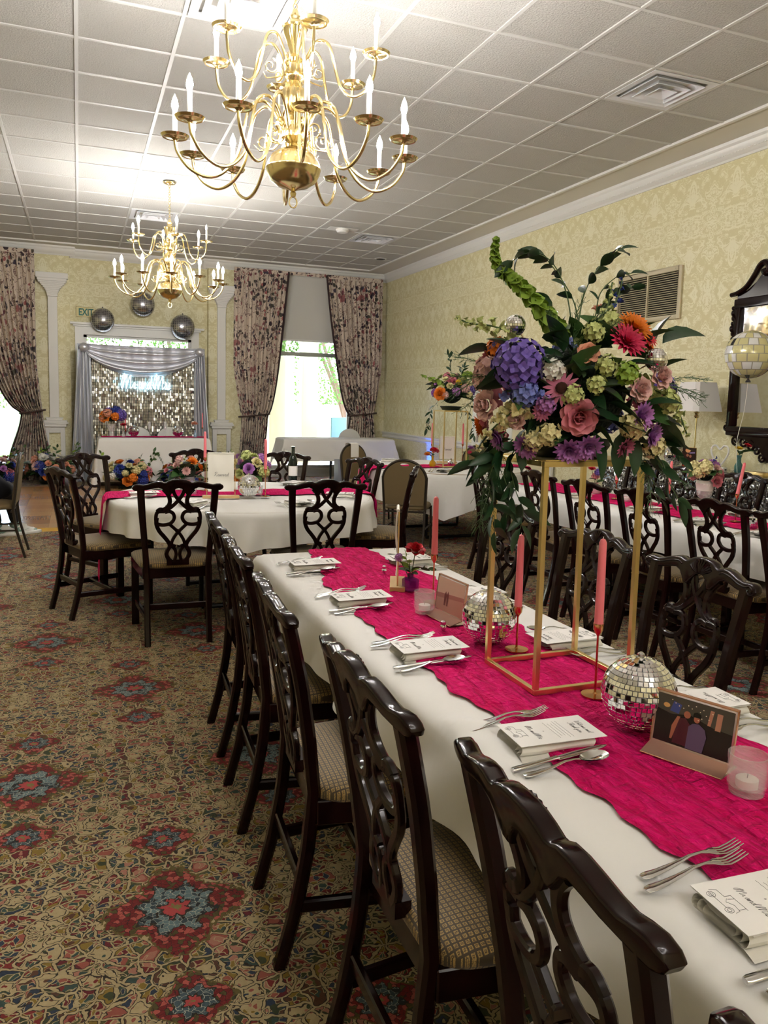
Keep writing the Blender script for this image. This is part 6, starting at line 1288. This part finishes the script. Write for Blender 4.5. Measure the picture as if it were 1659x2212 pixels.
# clear bubble balloon with checker print on its ribbon
def checker_balloon():
    g = G('clear_checker_balloon'); x, y, z = g.xyz(g.co()); R = .19
    lat = g.m_('ARCSINE', g.m_('DIVIDE', z, R, clamp=False)); lon = g.m_('ARCTAN2', y, x)
    a = g.m_('MULTIPLY', lat, 9/pi); b = g.m_('MULTIPLY', lon, 7/pi); row = g.m_('FLOOR', a); b2 = g.m_('ADD', b, g.m_('MULTIPLY', g.m_('MODULO', row, 2.0), .5))
    fa, fb = g.m_('FRACT', a), g.m_('FRACT', b2); ln = g.m_('MAXIMUM', g.m_('MAXIMUM', g.m_('LESS_THAN', fa, .05), g.m_('LESS_THAN', fb, .05)), g.m_('MAXIMUM', g.m_('GREATER_THAN', fa, .95), g.m_('GREATER_THAN', fb, .95)))
    h = g.n('ShaderNodeTexWhiteNoise', {'Vector': g.vec(row, g.m_('FLOOR', b2), 0.0)}, noise_dimensions='3D').outputs[0]
    c = g.mix(g.m_('GREATER_THAN', h, .62), C8(222, 214, 160), C8(242, 242, 244)); c = g.mix(g.m_('GREATER_THAN', h, .93), c, C8(40, 40, 42)); c = g.mix(ln, c, C8(168, 164, 150))
    return g.done(c, .18, .15)
t = thing('bubble_balloon', 'round checker-print disco balloon floating before the dark mirror', 'balloon', (.70, 1.50, 1.866)); MB().sphere(.19, 32, 20).build('envelope', checker_balloon(), t, smooth=179)
MB().lathe([(.003, -.185), (.02, -.21), (.022, -.22), (0, -.20)], 10).build('neck', M_FOIL, t); MB().tube(cr([(0, 0, -.20), (.012, .03, -.45), (-.012, .06, -.70), (.004, .05, -.955)], 6), .0022, 5).build('ribbon', M_NAP, t)

# ------------------------------------------------------------------ far end things
SWZ = .762
t = thing('vase_bouquet', 'orange, blue and purple bouquet in glass vase on sweetheart table', 'flower arrangement', (-3.83, 9.55, SWZ)); MB().lathe([(0, 0), (.05, 0), (.035, .06), (.075, .19), (.065, .19), (0, .08)], 18).build('vase', M_GLASS, t, smooth=50); arrangement(t, 9, .14, .22, ['orange', 'navy', 'peach', 'purple'], 41, .20, rs=(.06, .085), greens=10, gl=.12); flower(t, 'hyd', 'purple', (.13, -.06, .33), (.5, -.8, .3), .10); flower(t, 'rose', 'orange', (-.10, -.10, .30), (-.4, -.8, .3), .09)
bud_vase('tiny vase with one red carnation on the sweetheart table', -3.66, 9.42, SWZ, .09, .025, M_GLASS, [('zin', 'red', .0, -.0, .17, .055)]); bud_vase('tiny vase with one peach flower at right of sweetheart table', -2.58, 9.45, SWZ, .11, .028, tint('ice_blue_glass', (170, 200, 224)), [('rose', 'peach', -.01, 0, .22, .055)])
ball_thing('mirror_ball', 'mirror ball on the left half of the sweetheart table', (-3.50, 9.62, SWZ), .085, .016, seed=13); ball_thing('mirror_ball', 'mirror ball on the right half of the sweetheart table', (-2.83, 9.62, SWZ), .085, .016, seed=14)
def flute_glass(label, x):
    t = thing('champagne_flute', label, 'glass', (x, 9.66, SWZ)); MB().lathe([(0, 0), (.032, 0), (.032, .002), (.004, .008), (.003, .09), (.018, .12), (.027, .17), (.024, .23), (.0225, .23), (.025, .17), (.016, .122), (0, .10)], 18).build('bowl', M_GLASS, t, smooth=60)
flute_glass('left champagne flute on the sweetheart table', -3.26); flute_glass('right champagne flute on the sweetheart table', -3.02)
def cover_chair(label, x, y):
    t = thing('covered_chair', label, 'chair', (x, y, 0)); f = lambda u, v: (lambda a, w_: (w_*cos(a), .05*sin(a)+(.22 if v < .5 else .22), 0))(2*pi*u, .2)
    MB().lathe([(.20, 0), (.19, .46), (0, .47)], 20).build('seat_cover', M_CLOTH, t, smooth=60)
    m = MB(); poly = [(-.205, .40), (.205, .40), (.205, .70)]+[(.205*cos(pi*k/14), .70+.19*sin(pi*k/14)) for k in range(1, 14)]+[(-.205, .70)]; m.prism(poly, .12, .165, 'xz').build('back_cover', M_CLOTH, t, bevel=.015)
cover_chair('white-covered chair behind the left half of sweetheart table', -3.40, 10.03); cover_chair('white-covered chair behind the right half of sweetheart table', -2.90, 10.03); cover_chair('white-covered chair behind the buffet table by the window', .28, 10.17)
FLP = ['navy', 'pale', 'pink', 'orange', 'cream', 'peach', 'white']
def floor_arr(label, x, y, s, seed, pal=FLP):
    t = thing('floor_bouquet', label, 'flower arrangement', (x, y, .002)); MB().lathe([(0, 0), (.14*s, 0), (.16*s, .05), (0, .06)], 16).build('foam_tray', plain('dark_green_tray', (20, 34, 26), .6), t)
    arrangement(t, 30, .32*s, .42*s, pal, seed, .04, rs=(.055*s, .085*s), greens=34, gl=.22*s)
    rn = random.Random(seed)
    for k in range(7): a = rn.uniform(0, 6.28); spray(t, [(cos(a)*.15*s, sin(a)*.15*s, .2*s), (cos(a)*.3*s, sin(a)*.3*s, .36*s), (cos(a)*.42*s, sin(a)*.42*s, (.5+.15*rn.random())*s)], 9, .08*s, 'leaf', rn.choice([M_LEAF2, M_LIME]), seed+k, .003)
    flower(t, 'hyd', 'navy', (-.14*s, -.22*s, .28*s), (-.4, -.8, .4), .10*s); flower(t, 'hyd', 'navy', (.20*s, -.20*s, .16*s), (.5, -.8, .2), .10*s); flower(t, 'rose', 'orange', (-.02*s, -.30*s, .16*s), (0, -1, .2), .09*s)
floor_arr('floor bouquet with orange rose and blue hydrangea before the sweetheart table', -3.62, 9.02, .95, 43); floor_arr('floor bouquet behind the reserved sign, right of sweetheart table front', -2.86, 9.02, .85, 44, ['pink', 'cream', 'orange', 'navy', 'pale'])
floor_arr('pink and blue floor bouquet heaped below the left curtain', -4.72, 9.95, 1.0, 45, ['pale', 'pink', 'white', 'navy', 'cream', 'peach']); floor_arr('floor bouquet cut off by the left frame edge', -5.45, 9.75, .95, 46, ['navy', 'pink', 'pale', 'lilac'])
floor_arr('floor bouquet with lilac blooms under the left side of the buffet window', -1.95, 9.3, .85, 47, ['lilac', 'pale', 'cream', 'pink'])
t = thing('speaker_box', 'grey box under the front edge of the buffet table', 'box', (-.05, 9.15, 0)); MB().box(-.28, .28, -.12, .12, 0, .42).build('cabinet', plain('grey_box', (150, 154, 164), .5), t, bevel=.01); MB().box(-.25, .25, -.125, -.12, .04, .38).build('front_panel', plain('grey_front', (136, 140, 152), .5), t, smooth=0)
t = thing('uplight', 'blue glowing uplight on floor against the yellow wall', 'uplight', (.955, 8.45, 0)); MB().lathe([(0, 0), (.06, 0), (.06, .12), (.055, .14), (.05, .12), (0, .11)], 18).build('can', M_BLACK, t); MB().lathe([(0, .116), (.05, .118), (.04, .124), (0, .126)], 16).build('lens', glow('uplight_blue', (.02, .12, 1.0), 25.0), t)
l = bpy.data.lights.new('uplight_beam', 'SPOT'); l.energy = 14; l.color = (.02, .12, 1.0); l.spot_size = radians(36); l.spot_blend = .7; l.shadow_soft_size = .03; o = bpy.data.objects.new('uplight_beam', l); COL.objects.link(o); o.parent = t; o.location = (0, 0, .16); o.rotation_euler = (0, radians(180+18), 0)

# ------------------------------------------------------------------ seated guest at the left edge
pe = thing('person', 'person in dark clothes and green-white sneakers seated at the left frame edge', 'person', (-5.02, 4.22, 0))
def skin_body(name, joints, edges, mat, parent, lvl=2):
    me = bpy.data.meshes.new(name); me.from_pydata([j[0] for j in joints], edges, []); o = bpy.data.objects.new(name, me); COL.objects.link(o); o.parent = parent
    sm = o.modifiers.new('skin', 'SKIN'); sm.use_smooth_shade = True
    for k, j in enumerate(joints): me.skin_vertices[0].data[k].radius = j[1] if isinstance(j[1], tuple) else (j[1], j[1])
    me.skin_vertices[0].data[0].use_root = True
    s = o.modifiers.new('sub', 'SUBSURF'); s.levels = lvl; s.render_levels = lvl; me.materials.append(mat); return o
M_DARKC = plain('dark_navy_clothing', (24, 26, 34), .85); M_SKIN = plain('skin_tone', (206, 160, 134), .55)
J = [((0, 0, .56), (.15, .13)), ((-.14, .04, .70), (.14, .115)), ((-.34, .10, .86), (.16, .11)), ((-.40, .13, .94), (.075, .07)), ((-.44, .16, 1.0), (.055, .055)), ((-.52, .22, 1.10), (.085, .10)),
     ((-.10, .10, .55), (.09, .09)), ((-.06, .48, .52), (.068, .068)), ((-.02, .92, .13), (.045, .045)), ((.10, .10, .55), (.09, .09)), ((.10, .50, .53), (.068, .068)), ((.13, .98, .13), (.045, .045)),
     ((-.46, -.04, .84), (.06, .06)), ((-.44, .14, .64), (.045, .045)), ((-.20, .36, .62), (.035, .035)), ((-.28, .26, .84), (.06, .06)), ((-.24, .36, .68), (.045, .045)), ((-.02, .40, .62), (.035, .035))]
skin_body('body', J, [(0, 1), (1, 2), (2, 3), (3, 4), (4, 5), (0, 6), (6, 7), (7, 8), (0, 9), (9, 10), (10, 11), (2, 12), (12, 13), (13, 14), (2, 15), (15, 16), (16, 17)], M_DARKC, pe)
h = MB(); h.sphere(.095, 16, 12, (-.52, .24, 1.13), 1.25); h.tube([(-.52, .332, 1.135), (-.52, .352, 1.11), (-.52, .336, 1.10)], [.010, .016, .010], 8); h.build('face', M_SKIN, pe, smooth=179)
MB().sphere(.104, 16, 12, (-.52, .22, 1.155), 1.15).build('hair', plain('brown_hair', (62, 42, 30), .7), pe, smooth=179)
for sx in (-1, 1): MB().sphere(.011, 8, 6, (-.52+sx*.035, .326, 1.14)).build('eye', M_BLACK, pe, smooth=179)
MB().tube([(-.545, .322, 1.065), (-.52, .332, 1.062), (-.495, .322, 1.065)], .006, 6).build('mouth', plain('lip_tone', (170, 96, 88), .5), pe)
for hx, hy in ((-.20, .36), (-.02, .40)):
    m = MB(); m.tube([(hx, hy, .64), (hx+.01, hy+.07, .625)], [.03, .038], 8)
    for k in range(4): m.tube(cr([(hx-.022+.017*k, hy+.07, .628), (hx-.024+.018*k, hy+.11, .622), (hx-.022+.017*k, hy+.135-.006*abs(k-1), .602)], 3), [.0095]*6+[.006], 6)
    m.tube(cr([(hx+.025, hy+.02, .628), (hx+.05, hy+.05, .622), (hx+.052, hy+.08, .612)], 3), [.011]*6+[.007], 6); m.build('hand', M_SKIN, pe, smooth=60)
M_SOLE = plain('white_rubber_sole', (236, 236, 230), .5); M_TEAL = plain('sneaker_sage_green', (128, 160, 150), .6)
for fx, fy, a in ((-.02, .94, .35), (.13, 1.0, .15)):
    e = bpy.data.objects.new('sneaker', None); COL.objects.link(e); e.parent = pe; e.location = (fx, fy, 0); e.rotation_euler = (0, 0, -a-.9)
    so = lambda s, z0, z1: MB().prism([(x*s, y*s+.06) for x, y in ((-.036, -.09), (.036, -.09), (.04, -.02), (.05, .08), (.044, .15), (.02, .19), (-.01, .195), (-.038, .16), (-.046, .08), (-.036, -.02))], z0, z1, 'xy')
    so(1.04, 0, .028).build('sole', M_SOLE, e, bevel=.006)
    def up_(u, v):
        an = 2*pi*u; y = .06+.04+.135*cos(an)*(1-.25*v); x = .042*sin(an)*(1-.35*v); hmax = .035+.075*ss(.14, -.06, y-.06+.0); return (x, y-.02*v*(1 if y > .1 else 0), .026+hmax*v)
    MB().grid(up_, 28, 6, True).build('upper', M_SOLE, e, smooth=60)
    MB().tube([(0, -.04, .09), (0, .02, .125)], [.042, .036], 10).build('collar', M_TEAL, e)
    for sx in (-1, 1): MB().prism([(.00, .045), (.03, .035), (.12, .062), (.07, .048), (.035, .052), (.015, .060)], sx*.0435-.003, sx*.0435+.003, 'yz').build('side_mark', M_TEAL, e, smooth=0); MB().prism([(-.03, .03), (-.02, .075), (.02, .08), (.01, .03)], sx*.0415-.003, sx*.0415+.003, 'yz').build('heel_panel', M_TEAL, e, smooth=0)
    MB().prism([(-.03, .17), (.03, .17), (.02, .21), (0, .218), (-.02, .21)], .03, .045, 'xy').build('toe_cap', M_TEAL, e, bevel=.005)

# ------------------------------------------------------------------ outside
gr = MB().box(-40, 40, 10.95, 70, -.32, -.12).box(-60, XL-.2, -40, 70, -.32, -.121).build('ground_outside', plain('pale_patio', (206, 200, 188), .9, bump=(20, .2)), smooth=0, fix=False); struct(gr)
lw = MB().box(-40, 40, 17, 60, -.119, -.10).build('lawn', plain('lawn_green', (122, 158, 74), .95, bump=(60, .5)), smooth=0); tag(lw, 'sunlit green lawn beyond the patio', 'lawn', kind='stuff')
M_COLM = plain('cream_porch_paint', (236, 220, 178), .6)
def porch_column(label, x, y):
    t = thing('porch_column', label, 'column', (x, y, -.12)); MB().box(-.17, .17, -.17, .17, .3, 3.6).build('shaft', M_COLM, t, bevel=.01); MB().box(-.22, .22, -.22, .22, 0, .3).build('base', M_COLM, t, bevel=.01); MB().box(-.22, .22, -.22, .22, 3.6, 3.8).build('capital', M_COLM, t, bevel=.01)
porch_column('cream porch column outside, left of two in the window', -.42, 13.2); porch_column('cream porch column outside, right of two in the window', .35, 13.4)
bark = plain('smooth_pale_bark', (176, 140, 120), .8, var=.3)
def tree(label, x, y, h, R, seed, trunks=5, leaves=1500, low=1.6, ls=.13):
    t = thing('tree', label, 'tree', (x, y, -.12)); rn = random.Random(seed)
    for k in range(trunks):
        a = rn.uniform(0, 6.28); l = rn.uniform(.4, .9)*R; MB().tube(cr([(cos(a)*.1, sin(a)*.1, 0), (cos(a)*l*.3, sin(a)*l*.3, h*.3), (cos(a)*l*.7, sin(a)*l*.7, h*.6), (cos(a)*l, sin(a)*l, h*.85)], 4), [.075-.004*q for q in range(13)], 7).build('trunk', bark, t)
    m = MB()
    for k in range(leaves):
        th = rn.uniform(0, 6.28); z = rn.uniform(low, h); r = R*sqrt(rn.random())*(1 if z < h*.8 else .7); c = Vector((r*cos(th), r*sin(th), z)); d = Vector((rn.gauss(0, 1), rn.gauss(0, 1), rn.gauss(0, 1))).normalized(); e = d.orthogonal().normalized(); f = d.cross(e); s = ls*rn.uniform(.6, 1.3)
        m.add([c-e*s*.5, c+f*s, c+e*s*.5, c-f*s*.3], [(0, 1, 2, 3)])
    o = m.build('foliage', plain('sunlit_leaf', (128, 176, 74), .6, var=.35, **{'Transmission Weight': .0}), t, smooth=0, fix=False); o['kind'] = 'stuff'
tree('multi-stemmed tree with pale bark outside behind the left floral curtain', -1.05, 12.5, 3.8, .9, 61, 7, 3000, 2.4, .06); tree('leafy tree outside seen through the transom panes', -4.65, 14.6, 4.6, 1.3, 62, 4, 9000, 1.2, .05); tree('leafy tree outside above the right half of the backdrop', -1.90, 15.2, 4.6, 1.35, 63, 4, 9000, 1.2, .05); tree('garden tree outside right of the cream porch columns', 2.2, 15.5, 4.4, 1.6, 64, 4, 6000, 1.4, .06); tree('garden tree outside at the left window', -8.4, 16.0, 5.0, 1.9, 65, 4, 7000, 1.6, .07)
t = thing('patio_chair', 'patio chair with grey back and blue seat outside the window', 'chair', (.98, 12.6, -.12), .5); MB().box(-.25, .25, .2, .24, .5, 1.15).build('backrest', plain('patio_mesh', (120, 150, 150), .7), t, bevel=.02); MB().box(-.25, .25, -.25, .22, .42, .5).build('seat', plain('patio_blue', (40, 90, 190), .7), t, bevel=.02)
for sx in (-.23, .23):
    for sy in (-.22, .2): MB().tube([(sx, sy, 0), (sx, sy, .44)], .014, 6).build('leg', M_BLACK, t)
